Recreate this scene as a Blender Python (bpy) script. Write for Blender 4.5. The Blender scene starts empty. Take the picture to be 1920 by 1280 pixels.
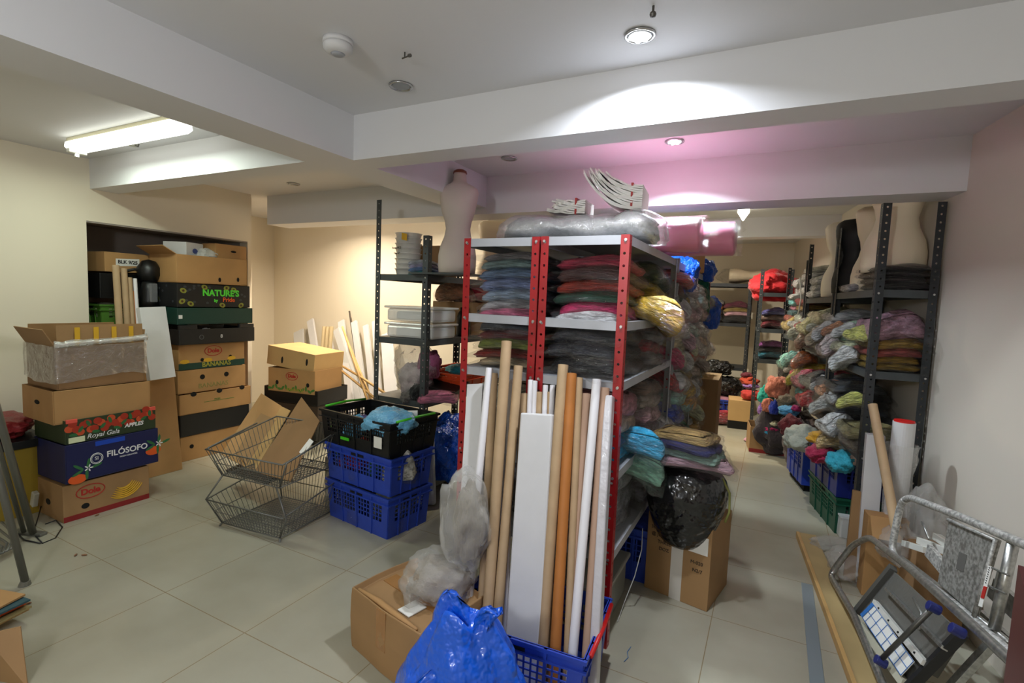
import bpy, bmesh, math, random
from mathutils import Vector, Matrix, Euler, noise
PI = math.pi
SC = bpy.context.scene
COL = SC.collection
V = Vector
rad = math.radians

# ---------------------------------------------------------------- camera
YAW, PITCH, ROLL, FOC, CAMZ = 0.472268, 0.0816763, 0.0393626, 951.89, 1.5
_fw = V((-math.sin(YAW)*math.cos(PITCH), math.cos(YAW)*math.cos(PITCH), -math.sin(PITCH)))
_r0 = V((math.cos(YAW), math.sin(YAW), 0)); _u0 = _r0.cross(_fw)
_rt = _r0*math.cos(ROLL)+_u0*math.sin(ROLL); _up = -_r0*math.sin(ROLL)+_u0*math.cos(ROLL)
cam_data = bpy.data.cameras.new('camera'); cam = bpy.data.objects.new('camera', cam_data); COL.objects.link(cam)
cam_data.sensor_width = 36; cam_data.lens = FOC/1920*36; cam_data.clip_start = .02; cam_data.clip_end = 60
cam.matrix_world = Matrix(((_rt.x,_up.x,-_fw.x,0),(_rt.y,_up.y,-_fw.y,0),(_rt.z,_up.z,-_fw.z,CAMZ),(0,0,0,1)))
SC.camera = cam
def at(x, y, X=None, Y=None, Z=None):
    """the point where the sight line of a measured point meets a real plane of the room"""
    d = _fw + _rt*((x-960)/FOC) - _up*((y-640)/FOC)
    if X is not None: t = X/d.x
    elif Y is not None: t = Y/d.y
    else: t = (Z-CAMZ)/d.z
    return V((0,0,CAMZ)) + d*t

# ---------------------------------------------------------------- light, exposure
SC.view_settings.view_transform = 'Standard'; SC.view_settings.look = 'None'
SC.view_settings.exposure = 0.6; SC.view_settings.gamma = 1; SC.view_settings.use_curve_mapping = False
SC.cycles.use_denoising = True; SC.cycles.max_bounces = 8; SC.cycles.transparent_max_bounces = 24
SC.cycles.caustics_reflective = False; SC.cycles.caustics_refractive = False; SC.cycles.sample_clamp_indirect = 4
world = bpy.data.worlds.new('world'); SC.world = world; world.use_nodes = True
world.node_tree.nodes['Background'].inputs[0].default_value = (.55,.53,.5,1)
world.node_tree.nodes['Background'].inputs[1].default_value = .10
CEIL = 2.45
def area(name, loc, size, power, col, rot=(0,0,0), shape='DISK', size_y=None, spread=PI):
    l = bpy.data.lights.new(name, 'AREA'); l.shape = shape; l.size = size
    if size_y: l.size_y = size_y
    l.energy = power; l.color = col; l.spread = spread
    o = bpy.data.objects.new(name, l); COL.objects.link(o); o.location = loc; o.rotation_euler = rot
    return o
P_FRONT, P_SPOT, P_WARM, P_TUBE = 29, 16, 24, 9.5
# lamp of the room behind the camera, an unseen added fill, and the downlights
area('lamp_behind', (-1.6,-1.2,2.40), 1.2, P_FRONT*.3, (.95,.98,1))
_pl = bpy.data.lights.new('fill_behind','POINT'); _pl.energy = P_FRONT*1.5; _pl.color = (.93,.97,1); _pl.shadow_soft_size = .12  # fill light added to brighten the ceiling and the front faces
_po = bpy.data.objects.new('fill_behind',_pl); COL.objects.link(_po); _po.location = (-.9,-.9,1.95)
LIT = [(-.489,1.857,P_SPOT*.7,(.86,.92,1)), (-.578,3.092,P_SPOT*1.1,(.78,.92,1)), (-.316,5.278,P_WARM*2.3,(1,.93,.78)),
       (-3.2,3.93,P_WARM*.55,(1,.88,.70)), (-4.3,3.93,P_WARM*.9,(1,.86,.68)), (-1.7,5.1,P_WARM,(1,.90,.66)), (-.75,6.35,P_WARM*.9,(1,.93,.78))]
for i,(x,y,p,c) in enumerate(LIT): area('downlight_glow', (x,y,CEIL-.018), .075, p, c, spread=rad(132 if i==1 else 150))  # the one at x -4.3 is the added unseen lamp
area('tube_glow', (-3.62,1.745,CEIL-.095), 1.15, P_TUBE, (.86,1,.84), shape='RECTANGLE', size_y=.06)

# ---------------------------------------------------------------- materials
_M = {}
def mat(name, col=(.5,.5,.5), rough=.6, metal=0, spec=.5, bump=0, bscale=60, bdist=.01, var=0, vscale=8, col2=None, coat=0, emis=None, estr=0, alpha=1, trans=0, sheen=0, detail=3):
    if name in _M: return _M[name]
    m = bpy.data.materials.new(name); m.use_nodes = True; nt = m.node_tree; b = nt.nodes['Principled BSDF']
    b.inputs['Base Color'].default_value = (*col,1); b.inputs['Roughness'].default_value = rough
    b.inputs['Metallic'].default_value = metal; b.inputs['Specular IOR Level'].default_value = spec
    b.inputs['Coat Weight'].default_value = coat; b.inputs['Coat Roughness'].default_value = .12
    b.inputs['Alpha'].default_value = alpha; b.inputs['Transmission Weight'].default_value = trans
    b.inputs['Sheen Weight'].default_value = sheen
    if emis: b.inputs['Emission Color'].default_value = (*emis,1); b.inputs['Emission Strength'].default_value = estr
    tc = nt.nodes.new('ShaderNodeTexCoord')
    if var or col2:
        n = nt.nodes.new('ShaderNodeTexNoise'); n.inputs['Scale'].default_value = vscale; n.inputs['Detail'].default_value = detail
        nt.links.new(tc.outputs['Object'], n.inputs['Vector'])
        r = nt.nodes.new('ShaderNodeValToRGB'); c2 = col2 or tuple(max(0,c*(1-var)) for c in col)
        r.color_ramp.elements[0].position = .38; r.color_ramp.elements[1].position = .62
        r.color_ramp.elements[0].color = (*c2,1); r.color_ramp.elements[1].color = (*col,1)
        nt.links.new(n.outputs['Fac'], r.inputs['Fac']); nt.links.new(r.outputs['Color'], b.inputs['Base Color'])
    if bump:
        n = nt.nodes.new('ShaderNodeTexNoise'); n.inputs['Scale'].default_value = bscale; n.inputs['Detail'].default_value = detail
        nt.links.new(tc.outputs['Object'], n.inputs['Vector'])
        bp = nt.nodes.new('ShaderNodeBump'); bp.inputs['Strength'].default_value = bump; bp.inputs['Distance'].default_value = bdist
        nt.links.new(n.outputs['Fac'], bp.inputs['Height']); nt.links.new(bp.outputs['Normal'], b.inputs['Normal'])
        if coat: nt.links.new(bp.outputs['Normal'], b.inputs['Coat Normal'])
    _M[name] = m; return m
def crinkle(m, scale=26, strength=1, dist=.05, rough=.07):
    nt=m.node_tree; b=nt.nodes['Principled BSDF']; tc=nt.nodes.new('ShaderNodeTexCoord'); v=nt.nodes.new('ShaderNodeTexNoise'); v.inputs['Scale'].default_value=scale; v.inputs['Detail'].default_value=2; v.inputs['Distortion'].default_value=2
    nt.links.new(tc.outputs['Object'],v.inputs['Vector']); bp=nt.nodes.new('ShaderNodeBump'); bp.inputs['Strength'].default_value=strength; bp.inputs['Distance'].default_value=dist
    nt.links.new(v.outputs['Fac'],bp.inputs['Height']); nt.links.new(bp.outputs['Normal'],b.inputs['Coat Normal']); b.inputs['Coat Roughness'].default_value=rough; b.inputs['Coat IOR'].default_value=1.8; return m
def film(name, tint=(.9,.92,.93), opac=.22, rough=.12, bump=.9, bscale=22, gloss=.5):
    """thin clear plastic: mostly see-through, with crinkled highlights"""
    if name in _M: return _M[name]
    m = bpy.data.materials.new(name); m.use_nodes = True; nt = m.node_tree
    for n in list(nt.nodes): nt.nodes.remove(n)
    out = nt.nodes.new('ShaderNodeOutputMaterial'); tr = nt.nodes.new('ShaderNodeBsdfTransparent'); tr.inputs[0].default_value = (*[min(1,.85+.15*t) for t in tint],1)
    di = nt.nodes.new('ShaderNodeBsdfDiffuse'); di.inputs[0].default_value = (*tint,1)
    gl = nt.nodes.new('ShaderNodeBsdfGlossy'); gl.inputs[0].default_value = (1,1,1,1); gl.inputs['Roughness'].default_value = rough
    tc = nt.nodes.new('ShaderNodeTexCoord'); n = nt.nodes.new('ShaderNodeTexNoise'); n.inputs['Scale'].default_value = bscale; n.inputs['Detail'].default_value = 4
    n.inputs['Distortion'].default_value = 1.2
    nt.links.new(tc.outputs['Object'], n.inputs['Vector'])
    bp = nt.nodes.new('ShaderNodeBump'); bp.inputs['Strength'].default_value = bump; bp.inputs['Distance'].default_value = .02
    nt.links.new(n.outputs['Fac'], bp.inputs['Height']); nt.links.new(bp.outputs['Normal'], gl.inputs['Normal'])
    tr.inputs[0].default_value=(.97,.97,.97,1); m1 = nt.nodes.new('ShaderNodeMixShader'); m1.inputs[0].default_value = opac
    nt.links.new(tr.outputs[0], m1.inputs[1]); nt.links.new(di.outputs[0], m1.inputs[2])
    fr = nt.nodes.new('ShaderNodeFresnel'); fr.inputs['IOR'].default_value = 1.5; nt.links.new(bp.outputs['Normal'], fr.inputs['Normal'])
    mu = nt.nodes.new('ShaderNodeMath'); mu.operation = 'MULTIPLY_ADD'; mu.inputs[1].default_value = gloss*.7; mu.inputs[2].default_value = .03*gloss; mu.use_clamp = True
    nt.links.new(fr.outputs[0], mu.inputs[0])
    m2 = nt.nodes.new('ShaderNodeMixShader'); mn = nt.nodes.new('ShaderNodeMath'); mn.operation='MINIMUM'; mn.inputs[1].default_value=.16+.2*max(0,gloss-.5); nt.links.new(mu.outputs[0], mn.inputs[0]); nt.links.new(mn.outputs[0], m2.inputs[0])
    nt.links.new(m1.outputs[0], m2.inputs[1]); nt.links.new(gl.outputs[0], m2.inputs[2]); nt.links.new(m2.outputs[0], out.inputs[0])
    _M[name] = m; return m
def rgb(h):
    h = h.lstrip('#'); c = [int(h[i:i+2],16)/255 for i in (0,2,4)]
    return tuple(x/12.92 if x <= .04045 else ((x+.055)/1.055)**2.4 for x in c)
K = lambda name, h, **k: mat(name, rgb(h), **k)

WALL = K('wall paint', '#e6dcc8', rough=.55, bump=.05, bscale=120, bdist=.003)
WHITE = K('ceiling paint', '#dddde0', rough=.6, bump=.05, bscale=90, bdist=.003)
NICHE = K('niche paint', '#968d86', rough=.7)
CARD = K('kraft cardboard', '#b48a58', rough=.75, var=.10, vscale=5, bump=.05, bscale=150, bdist=.002)
CARDD = K('darker cardboard', '#94704a', rough=.75, var=.12, vscale=4, bump=.05, bscale=150, bdist=.002)
CARDL = K('light cardboard', '#c8a26c', rough=.75, var=.08, vscale=4)
CARDB = K('brown carton', '#a07c52', rough=.7, var=.14, vscale=3, bump=.15, bscale=14, bdist=.01)
TAPE = K('parcel tape', '#9c6c38', rough=.25, coat=.6)
CTAPE = K('clear tape', '#cfc9c0', rough=.2, coat=.6)
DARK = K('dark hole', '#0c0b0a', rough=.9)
BLACKP = K('black plastic', '#121314', rough=.4, bump=.05)
NAVY = K('navy print', '#171c4c', rough=.5)
GREENP = K('dark green print', '#123c33', rough=.5)
BLACKC = K('black print', '#17181a', rough=.5)
BLUEC = K('blue crate plastic', '#2a46b0', rough=.38, var=.12, vscale=12, bump=.1, bscale=40, bdist=.003)
GREENC = K('green crate plastic', '#0f4a35', rough=.45)
REDC = K('red plastic', '#c01818', rough=.4)
LIMEC = K('lime green plastic', '#46c020', rough=.4)
GREYST = K('dark grey steel', '#4b5053', rough=.45, metal=.3, var=.15, vscale=10)
CHARST = K('charcoal steel', '#33363a', rough=.5, metal=.2, var=.2, vscale=10)
REDST = K('red steel', '#a5141c', rough=.35, coat=.3, var=.1, vscale=9)
LGREY = K('light grey steel', '#b4b6bc', rough=.4, metal=.1, var=.08, vscale=8)
GALV = K('galvanised bolt', '#c8c8c8', rough=.3, metal=.9)
WIRE = K('wire steel', '#6e6e69', rough=.4, metal=.4)
ALU = K('worn aluminium', '#b9b9b6', rough=.30, metal=.85, var=.3, vscale=60, bump=.15, bscale=50, bdist=.003)
ALUP = K('paint spattered aluminium', '#c9c7c2', rough=.5, metal=.4, var=.55, vscale=85, detail=6)
WHITEP = K('white board', '#d2d1d2', rough=.55, var=.05)
WTUBE = K('white tube card', '#e8e6ea', rough=.45)
KRAFT = K('kraft tube card', '#b99c78', rough=.65, var=.10, vscale=10)
ORANGET = K('orange tube card', '#b87334', rough=.6, var=.1)
CREAM = K('cream torso cloth', '#d9c9b2', rough=.7, sheen=.2)
CREAM2 = K('beige torso skin', '#f8e8ca', rough=.5)
WOOD = K('pine wood', '#c8a064', rough=.55, var=.2, vscale=7)
TXW = K('white ink', '#e8e8e8', rough=.5); TXK = K('black ink', '#161616', rough=.6); TXR = K('red ink', '#b02a24', rough=.5)
TXG = K('green ink', '#4a7a34', rough=.6); TXN = K('neon green ink', '#58d83c', rough=.5); TXO = K('orange ink', '#dc5a20', rough=.5); YEL = K('yellow ink', '#d8a82c', rough=.5)
PAPER = K('white paper', '#e4e2dc', rough=.6)
FILM = film('clear film', opac=.0, gloss=.4, rough=.10, bscale=13)
FILMS = film('shiny clear film', opac=.0, gloss=.62, rough=.09, bscale=10); FILMH = film('hazy film', (.85,.84,.80), opac=.22, gloss=.5)
FILMT = film('clear tub plastic', (.93,.93,.90), opac=.6, bump=.1, bscale=5)
BUBBLE = film('bubble wrap film', (.8,.8,.8), opac=.12, rough=.12, bump=.6, bscale=38, gloss=1.8)
BBAG = mat('black bin liner', (.006,.006,.007), rough=.2, coat=.4, bump=.8, bscale=7, bdist=.08)
BLUEB = mat('blue bag film', rgb('#0a5ad8'), rough=.3, coat=.6, bump=.8, bscale=11, bdist=.05)
LBLUE = K('pale blue bag film', '#6fb6e0', rough=.25, coat=.5, bump=.5, bscale=12, bdist=.03)
PINK = mat('pink roll film', rgb('#da7a9a'), rough=.35, coat=.6, bump=.15, bscale=30, bdist=.005)
FOAM = K('white foam sheet', '#f2f0ea', rough=.5)

def floor_mat():
    m = bpy.data.materials.new('polished cream tiles'); m.use_nodes = True; nt = m.node_tree; b = nt.nodes['Principled BSDF']
    tc = nt.nodes.new('ShaderNodeTexCoord'); sp = nt.nodes.new('ShaderNodeSeparateXYZ'); nt.links.new(tc.outputs['Object'], sp.inputs[0])
    def M(op, a, bb=None):
        n = nt.nodes.new('ShaderNodeMath'); n.operation = op
        for i,v in enumerate((a,bb)):
            if v is None: continue
            if isinstance(v,(int,float)): n.inputs[i].default_value = v
            else: nt.links.new(v, n.inputs[i])
        return n.outputs[0]
    g = []
    for o,off in ((sp.outputs[0],-.16),(sp.outputs[1],1.37)):
        f = M('FRACT', M('DIVIDE', M('ADD', o, 60-off), .6)); d = M('ABSOLUTE', M('SUBTRACT', f, .5)); g.append(M('GREATER_THAN', d, .4966))
    line = M('MAXIMUM', g[0], g[1])
    n = nt.nodes.new('ShaderNodeTexNoise'); n.inputs['Scale'].default_value = 1.6; n.inputs['Detail'].default_value = 6; nt.links.new(tc.outputs['Object'], n.inputs['Vector'])
    r = nt.nodes.new('ShaderNodeValToRGB'); r.color_ramp.elements[0].position = .3; r.color_ramp.elements[1].position = .6
    r.color_ramp.elements[0].color = (*rgb('#9b9684'),1); r.color_ramp.elements[1].color = (*rgb('#a9a594'),1); nt.links.new(n.outputs['Fac'], r.inputs[0])
    mx = nt.nodes.new('ShaderNodeMix'); mx.data_type = 'RGBA'; nt.links.new(line, mx.inputs[0]); nt.links.new(r.outputs[0], mx.inputs[6]); mx.inputs[7].default_value = (*rgb('#8b7c62'),1)
    nt.links.new(mx.outputs[2], b.inputs['Base Color'])
    n2 = nt.nodes.new('ShaderNodeTexNoise'); n2.inputs['Scale'].default_value = 5; n2.inputs['Detail'].default_value = 4; nt.links.new(tc.outputs['Object'], n2.inputs['Vector'])
    ro = nt.nodes.new('ShaderNodeMapRange'); ro.inputs[3].default_value = .12; ro.inputs[4].default_value = .32; nt.links.new(n2.outputs['Fac'], ro.inputs[0]); nt.links.new(ro.outputs[0], b.inputs['Roughness'])
    b.inputs['Specular IOR Level'].default_value = .32
    return m
FLOORM = floor_mat()

# ---------------------------------------------------------------- mesh building
class MB:
    def __init__(s): s.v=[]; s.f=[]; s.m=[]
    def add(s, vs, fs, mi=0):
        o=len(s.v); s.v += [tuple(v) for v in vs]; s.f += [tuple(i+o for i in f) for f in fs]; s.m += [mi]*len(fs); return s
    def box(s, x0,x1,y0,y1,z0,z1, mi=0, M=None):
        vs=[V((x,y,z)) for z in (z0,z1) for y in (y0,y1) for x in (x0,x1)]
        if M: vs=[M@v for v in vs]
        return s.add(vs, [(0,2,3,1),(4,5,7,6),(0,1,5,4),(2,6,7,3),(0,4,6,2),(1,3,7,5)], mi)
    def cyl(s, a, b, r, n=12, r2=None, mi=0, cap=True):
        return s.tube([a,b],[r, r if r2 is None else r2],n,mi,cap)
    def tube(s, pts, r, n=8, mi=0, cap=True, closed=False):
        pts=[V(p) for p in pts]; N=len(pts); rs = r if isinstance(r,(list,tuple)) else [r]*N
        vs=[]; prev=None
        for i,p in enumerate(pts):
            if closed: d=(pts[(i+1)%N]-pts[i-1])
            else: d=(pts[min(i+1,N-1)]-pts[max(i-1,0)])
            d=d.normalized() if d.length>1e-9 else V((0,0,1))
            if prev is None: u=d.orthogonal().normalized()
            else:
                u=prev-d*prev.dot(d); u = u.normalized() if u.length>1e-6 else d.orthogonal().normalized()
            prev=u; w=d.cross(u)
            for k in range(n): a=2*PI*k/n; vs.append(p+(u*math.cos(a)+w*math.sin(a))*rs[i])
        fs=[]; L=N if closed else N-1
        for i in range(L):
            j=(i+1)%N
            for k in range(n): fs.append((i*n+k, i*n+(k+1)%n, j*n+(k+1)%n, j*n+k))
        if cap and not closed: fs += [tuple(range(n))[::-1], tuple((N-1)*n+k for k in range(n))]
        return s.add(vs,fs,mi)
    def loft(s, rings, mi=0, cap=True):
        n=len(rings[0]); vs=[p for r in rings for p in r]; fs=[]
        for i in range(len(rings)-1):
            for k in range(n): fs.append((i*n+k,i*n+(k+1)%n,(i+1)*n+(k+1)%n,(i+1)*n+k))
        if cap: fs += [tuple(range(n))[::-1], tuple((len(rings)-1)*n+k for k in range(n))]
        return s.add(vs,fs,mi)
    def lathe(s, prof, c=(0,0,0), n=24, mi=0, cap=True):
        c=V(c); return s.loft([[c+V((r*math.cos(2*PI*k/n), r*math.sin(2*PI*k/n), z)) for k in range(n)] for r,z in prof], mi, cap)
    def mesh(s, name, mats, smooth=False):
        me=bpy.data.meshes.new(name); me.from_pydata(s.v,[],s.f)
        for m in (mats if isinstance(mats,(list,tuple)) else [mats]): me.materials.append(m)
        if len(me.materials)>1: me.polygons.foreach_set('material_index', s.m)
        if smooth: me.polygons.foreach_set('use_smooth',[True]*len(me.polygons))
        me.update(); bm=bmesh.new(); bm.from_mesh(me); bmesh.ops.recalc_face_normals(bm, faces=bm.faces); bm.to_mesh(me); bm.free()
        return me
    def build(s, name, mats, parent=None, loc=(0,0,0), rot=(0,0,0), smooth=False, bevel=0, solid=0, label=None):
        o=bpy.data.objects.new(name, s.mesh(name,mats,smooth)); COL.objects.link(o); o.location=loc; o.rotation_euler=rot
        if parent: o.parent=parent
        if solid: md=o.modifiers.new('solid','SOLIDIFY'); md.thickness=solid; md.offset=0
        if bevel: md=o.modifiers.new('bevel','BEVEL'); md.width=bevel; md.segments=2; md.limit_method='ANGLE'
        if label: o['label']=label
        return o
def obox(name, m, x0,x1,y0,y1,z0,z1, parent=None, bevel=0, **k): return MB().box(x0,x1,y0,y1,z0,z1).build(name,m,parent,bevel=bevel,**k)

_labels = {}
def tag(o, label, cat, group=None):
    import re; n=len(re.findall(r"[A-Za-z0-9][A-Za-z0-9'\u2019-]*",label))
    if not 4<=n<=16: print('LABELLEN', n, label)
    if label in _labels and (_labels[label]!=group or group is None): print('DUPLABEL', label)
    _labels[label]=group
    o['label']=label; o['category']=cat
    if group: o['group']=group
    return o
def thing(name, label, cat, loc=(0,0,0), rotz=0, group=None, rot=None):
    o=bpy.data.objects.new(name,None); COL.objects.link(o); o.empty_display_size=.05; o.location=loc
    o.rotation_euler = rot if rot else (0,0,rotz)
    return tag(o,label,cat,group)
def struct(o): o['kind']='structure'; return o
def remat(o, m):
    o.material_slots[0].link='OBJECT'; o.material_slots[0].material=m
def inst(me, name, parent=None, loc=(0,0,0), rot=(0,0,0), scale=(1,1,1), m=None):
    o=bpy.data.objects.new(name,me); COL.objects.link(o); o.location=loc; o.rotation_euler=rot; o.scale=scale
    if parent: o.parent=parent
    if m: remat(o,m)
    return o
def text(s, parent, loc, rot, size, m, name='lettering', align='CENTER', shear=0, ext=.0008, bold=0, sx=1):
    c=bpy.data.curves.new(name,'FONT'); c.body=s; c.size=size; c.extrude=ext; c.align_x=align; c.align_y='CENTER'; c.shear=shear; c.offset=bold
    c.resolution_u=3; tmp=bpy.data.objects.new('tmp_text',c); COL.objects.link(tmp); dg=bpy.context.evaluated_depsgraph_get()
    me=bpy.data.meshes.new_from_object(tmp.evaluated_get(dg)); bpy.data.objects.remove(tmp); bpy.data.curves.remove(c); me.materials.clear(); me.materials.append(m)
    o=bpy.data.objects.new(name,me); COL.objects.link(o); o.parent=parent; o.location=loc; o.rotation_euler=rot; o.scale=(sx,1,1)
    return o
FX = (PI/2,0,PI/2)      # lettering on a face that looks along +X
FY = (PI/2,0,0)         # lettering on a face that looks along -Y
def sm(x): x=max(0,min(1,x)); return x*x*(3-2*x)
def nz(p, s=1, o=0): return noise.noise(V(p)*s+V((o*7.3,o*3.1,o*5.7)))
ORD = ['lowest','second','third','fourth','fifth','sixth','seventh','eighth']
# ================================================================ the room
XL, XR0, YR0, RS = -4.75, .86, 3.5, -.14
def xr(y): return XR0 + RS*(y-YR0)
YB, YN = 8.2, -2.6
struct(obox('floor', FLOORM, -6.2, 2.2, YN, YB+.2, -.1, 0))
struct(obox('ceiling', WHITE, -6.2, 2.2, YN, YB+.2, CEIL, CEIL+.1))
# side wall on the right follows a slight slant
WALLP = K('pinkish wall paint', '#d6cdc0', rough=.55, bump=.05, bscale=120, bdist=.003)
ys=[YN+(YB+.1-YN)*i/24 for i in range(25)]
for y0,y1 in zip(ys,ys[1:]):
    vs=[(xr(y0),y0,0),(xr(y1),y1,0),(xr(y1)+.12,y1,0),(xr(y0)+.12,y0,0)]
    struct(MB().add([V(v) for v in vs]+[V(v)+V((0,0,CEIL)) for v in vs],[(0,1,2,3),(4,7,6,5),(0,4,5,1),(1,5,6,2),(2,6,7,3),(3,7,4,0)]).build('wall_right', WALLP))

# left wall with its low opening
mb=MB(); NY0,NY1,NZ=2.02,3.37,1.98
mb.box(XL-.12,XL,YN,NY0,0,CEIL).box(XL-.12,XL,NY0,NY1,NZ,CEIL).box(XL-.12,XL,NY1,3.41,0,CEIL)
struct(mb.build('wall_left', WALL))
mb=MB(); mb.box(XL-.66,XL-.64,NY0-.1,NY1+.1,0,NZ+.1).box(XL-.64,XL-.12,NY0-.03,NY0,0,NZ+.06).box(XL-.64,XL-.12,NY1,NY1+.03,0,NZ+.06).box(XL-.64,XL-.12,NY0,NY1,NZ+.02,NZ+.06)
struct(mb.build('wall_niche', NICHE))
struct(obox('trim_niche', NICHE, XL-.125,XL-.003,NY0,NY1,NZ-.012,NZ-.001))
struct(obox('wall_back_left', WALL, -6.2,-2.75,4.72,4.84,0,CEIL))
struct(obox('wall_side', WALL, -2.87,-2.75,4.84,YB,0,CEIL))
struct(obox('wall_back', WALL, -2.87,1.2,YB,YB+.12,0,CEIL))
struct(obox('wall_far_left', WALL, -6.2,-6.1,3.3,4.72,0,CEIL))
struct(obox('wall_return', WALL, -6.1,XL-.12,3.41,3.5,0,CEIL))
struct(obox('wall_near', WALL, -6.2,2.2,YN-.1,YN,0,CEIL))
# ceiling beams
struct(obox('beam_long', WHITE, -2.36,-2.07,YN,3.51,2.215,CEIL))
struct(obox('beam_middle', WHITE, -2.07,xr(2.1)+.02,2.09,2.27,2.215,CEIL))
struct(obox('beam_left_bay', WHITE, XL,-2.36,2.05,2.24,2.225,CEIL))
struct(obox('beam_far', WHITE, -4.64,xr(3.6)+.02,3.51,3.78,2.165,CEIL))
struct(obox('beam_end', WHITE, -2.75,xr(6.0)+.02,5.9,6.1,2.25,CEIL))

# ---------------------------------------------------------------- ceiling fittings
GLOWW = mat('lit lamp lens', (1,1,1), emis=(.93,.96,1), estr=14)
GLOWY = mat('lit warm lens', (1,1,1), emis=(1,.93,.72), estr=14)
GREYL = K('dull lamp lens', '#8d8f92', rough=.3)
CHROME = K('satin chrome', '#b8b8b8', rough=.25, metal=.9)
def downlight(x,y,lit,label,r=.055):
    t=thing('downlight',label,'ceiling light',(x,y,CEIL))
    MB().lathe([(r*.78,-.001),(r*.8,-.007),(r*.95,-.009),(r,-.006),(r,-.0005)]).build('rim',CHROME,t,smooth=True)
    if lit:
        MB().lathe([(r*.74,-.002),(r*.72,-.008),(.01,-.009)]).build('lens',K('clear lens ring','#cfd4dc',rough=.2),t)
        g=MB(); 
        for i in range(7):
            a=i*PI/3; q=0 if i==6 else r*.44; g.cyl((q*math.cos(a),q*math.sin(a),-.008),(q*math.cos(a),q*math.sin(a),-.013),r*.19,10)
        g.build('light_diodes',GLOWW if lit==1 else GLOWY,t)
    else: MB().lathe([(r*.76,-.002),(r*.7,-.005),(.01,-.004)]).build('lens',GREYL,t)
    return t
downlight(-.489,1.857,1,'lit downlight with bright diodes close in front of the middle ceiling beam')
downlight(-.578,3.092,1,'lit downlight between the middle beam and the far beam')
downlight(-1.577,1.88,0,'unlit downlight in the ceiling beside the round sensor')
downlight(-1.654,3.091,0,'unlit downlight between the two cross beams, above the top of the cream torso')
downlight(-3.861,3.183,0,'small unlit downlight in the bay behind the fluorescent lamp')
downlight(-3.2,3.93,2,'warm lit downlight above the leaning white boards')
downlight(-4.3,3.93,2,'warm lit downlight behind the far beam, above the stacked banana boxes')  # unseen second lamp, added to brighten the cream wall
downlight(-1.7,5.1,2,'warm lit downlight above the far middle racks')
downlight(-.75,6.35,2,'warm lit downlight in front of the back wall rack')
t=thing('cone_lamp','bright small cone lamp hanging under the ceiling beyond the far beam','ceiling light',(-.316,5.278,CEIL))
MB().lathe([(.06,-.001),(.062,-.012),(.055,-.02)]).build('rim',CHROME,t,smooth=True)
MB().lathe([(.05,-.02),(.052,-.05),(.02,-.10),(.006,-.125)]).build('bulb',GLOWY,t,smooth=True)
# fluorescent batten
t=thing('fluorescent_light','lit fluorescent batten with a diffuser on the ceiling of the pale green bay','ceiling light',(-3.62,1.745,CEIL))
obox('housing',K('cream enamel','#ded8b8',rough=.4),-.61,.61,-.045,.045,-.035,0,t,bevel=.004)
mb=MB(); pr=[(-.055,-.03),(-.06,-.06),(-.035,-.085),(.035,-.085),(.06,-.06),(.055,-.03)]
mb.loft([[V((x,p[0],p[1])) for p in pr] for x in (-.6,.6)]).build('diffuser',mat('glowing diffuser',(1,1,1),emis=(.97,1,.90),estr=2.2),t)
MB().box(-.6,-.56,-.05,.05,-.095,-.06).box(-.59,-.57,-.01,.01,-.115,-.09).build('end_clip',K('white clip','#f0f0e8',rough=.4),t,bevel=.003)
# round sensor
t=thing('motion_sensor','round white sensor on the ceiling, beside the small metal bracket','sensor',(-1.533,1.462,CEIL)); t.scale=(.88,.88,.8)
MB().lathe([(.062,0),(.064,-.018),(.061,-.022)]).build('base',WHITEP,t,smooth=True)
MB().lathe([(.058,-.022),(.062,-.03),(.06,-.045),(.048,-.058),(.03,-.064),(.001,-.066)]).build('cover',WHITEP,t,smooth=True)
MB().lathe([(.03,-.064),(.02,-.072),(.001,-.076)]).build('lens',K('grey lens','#9d9fa4',rough=.3),t,smooth=True)
SCR=K('old screw','#5f5c58',rough=.4,metal=.7)
t=thing('ceiling_bracket','small bent metal bracket with two screws beside the unlit downlight','bracket',(-1.346,1.632,CEIL),-.35)
MB().cyl((-.012,0,0),(-.012,0,-.02),.003,8).cyl((-.03,0,-.018),(.022,0,-.024),.003,8).cyl((.02,0,-.023),(.03,0,-.025),.007,8).build('plate',SCR,t)
t=thing('ceiling_hook','small dark metal hook above the bright downlight','hook',(-.41,1.70,CEIL))
MB().cyl((0,0,0),(0,0,-.02),.004,8).build('shank',SCR,t); MB().lathe([(.009,-.02),(.011,-.026),(.008,-.034),(.001,-.036)]).build('eye',SCR,t)
t=thing('lamp_holder','empty old lamp holder on the ceiling beside the fluorescent lamp','lamp holder',(-3.943,1.95,CEIL))
MB().lathe([(.035,0),(.03,-.012),(.012,-.016)]).build('rose',K('grey fitting','#a8a698',rough=.5),t); MB().tube([(.02,0,-.008),(.05,.01,-.02),(.08,.0,-.01)],.004,6).build('wire_end',SCR,t)
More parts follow.
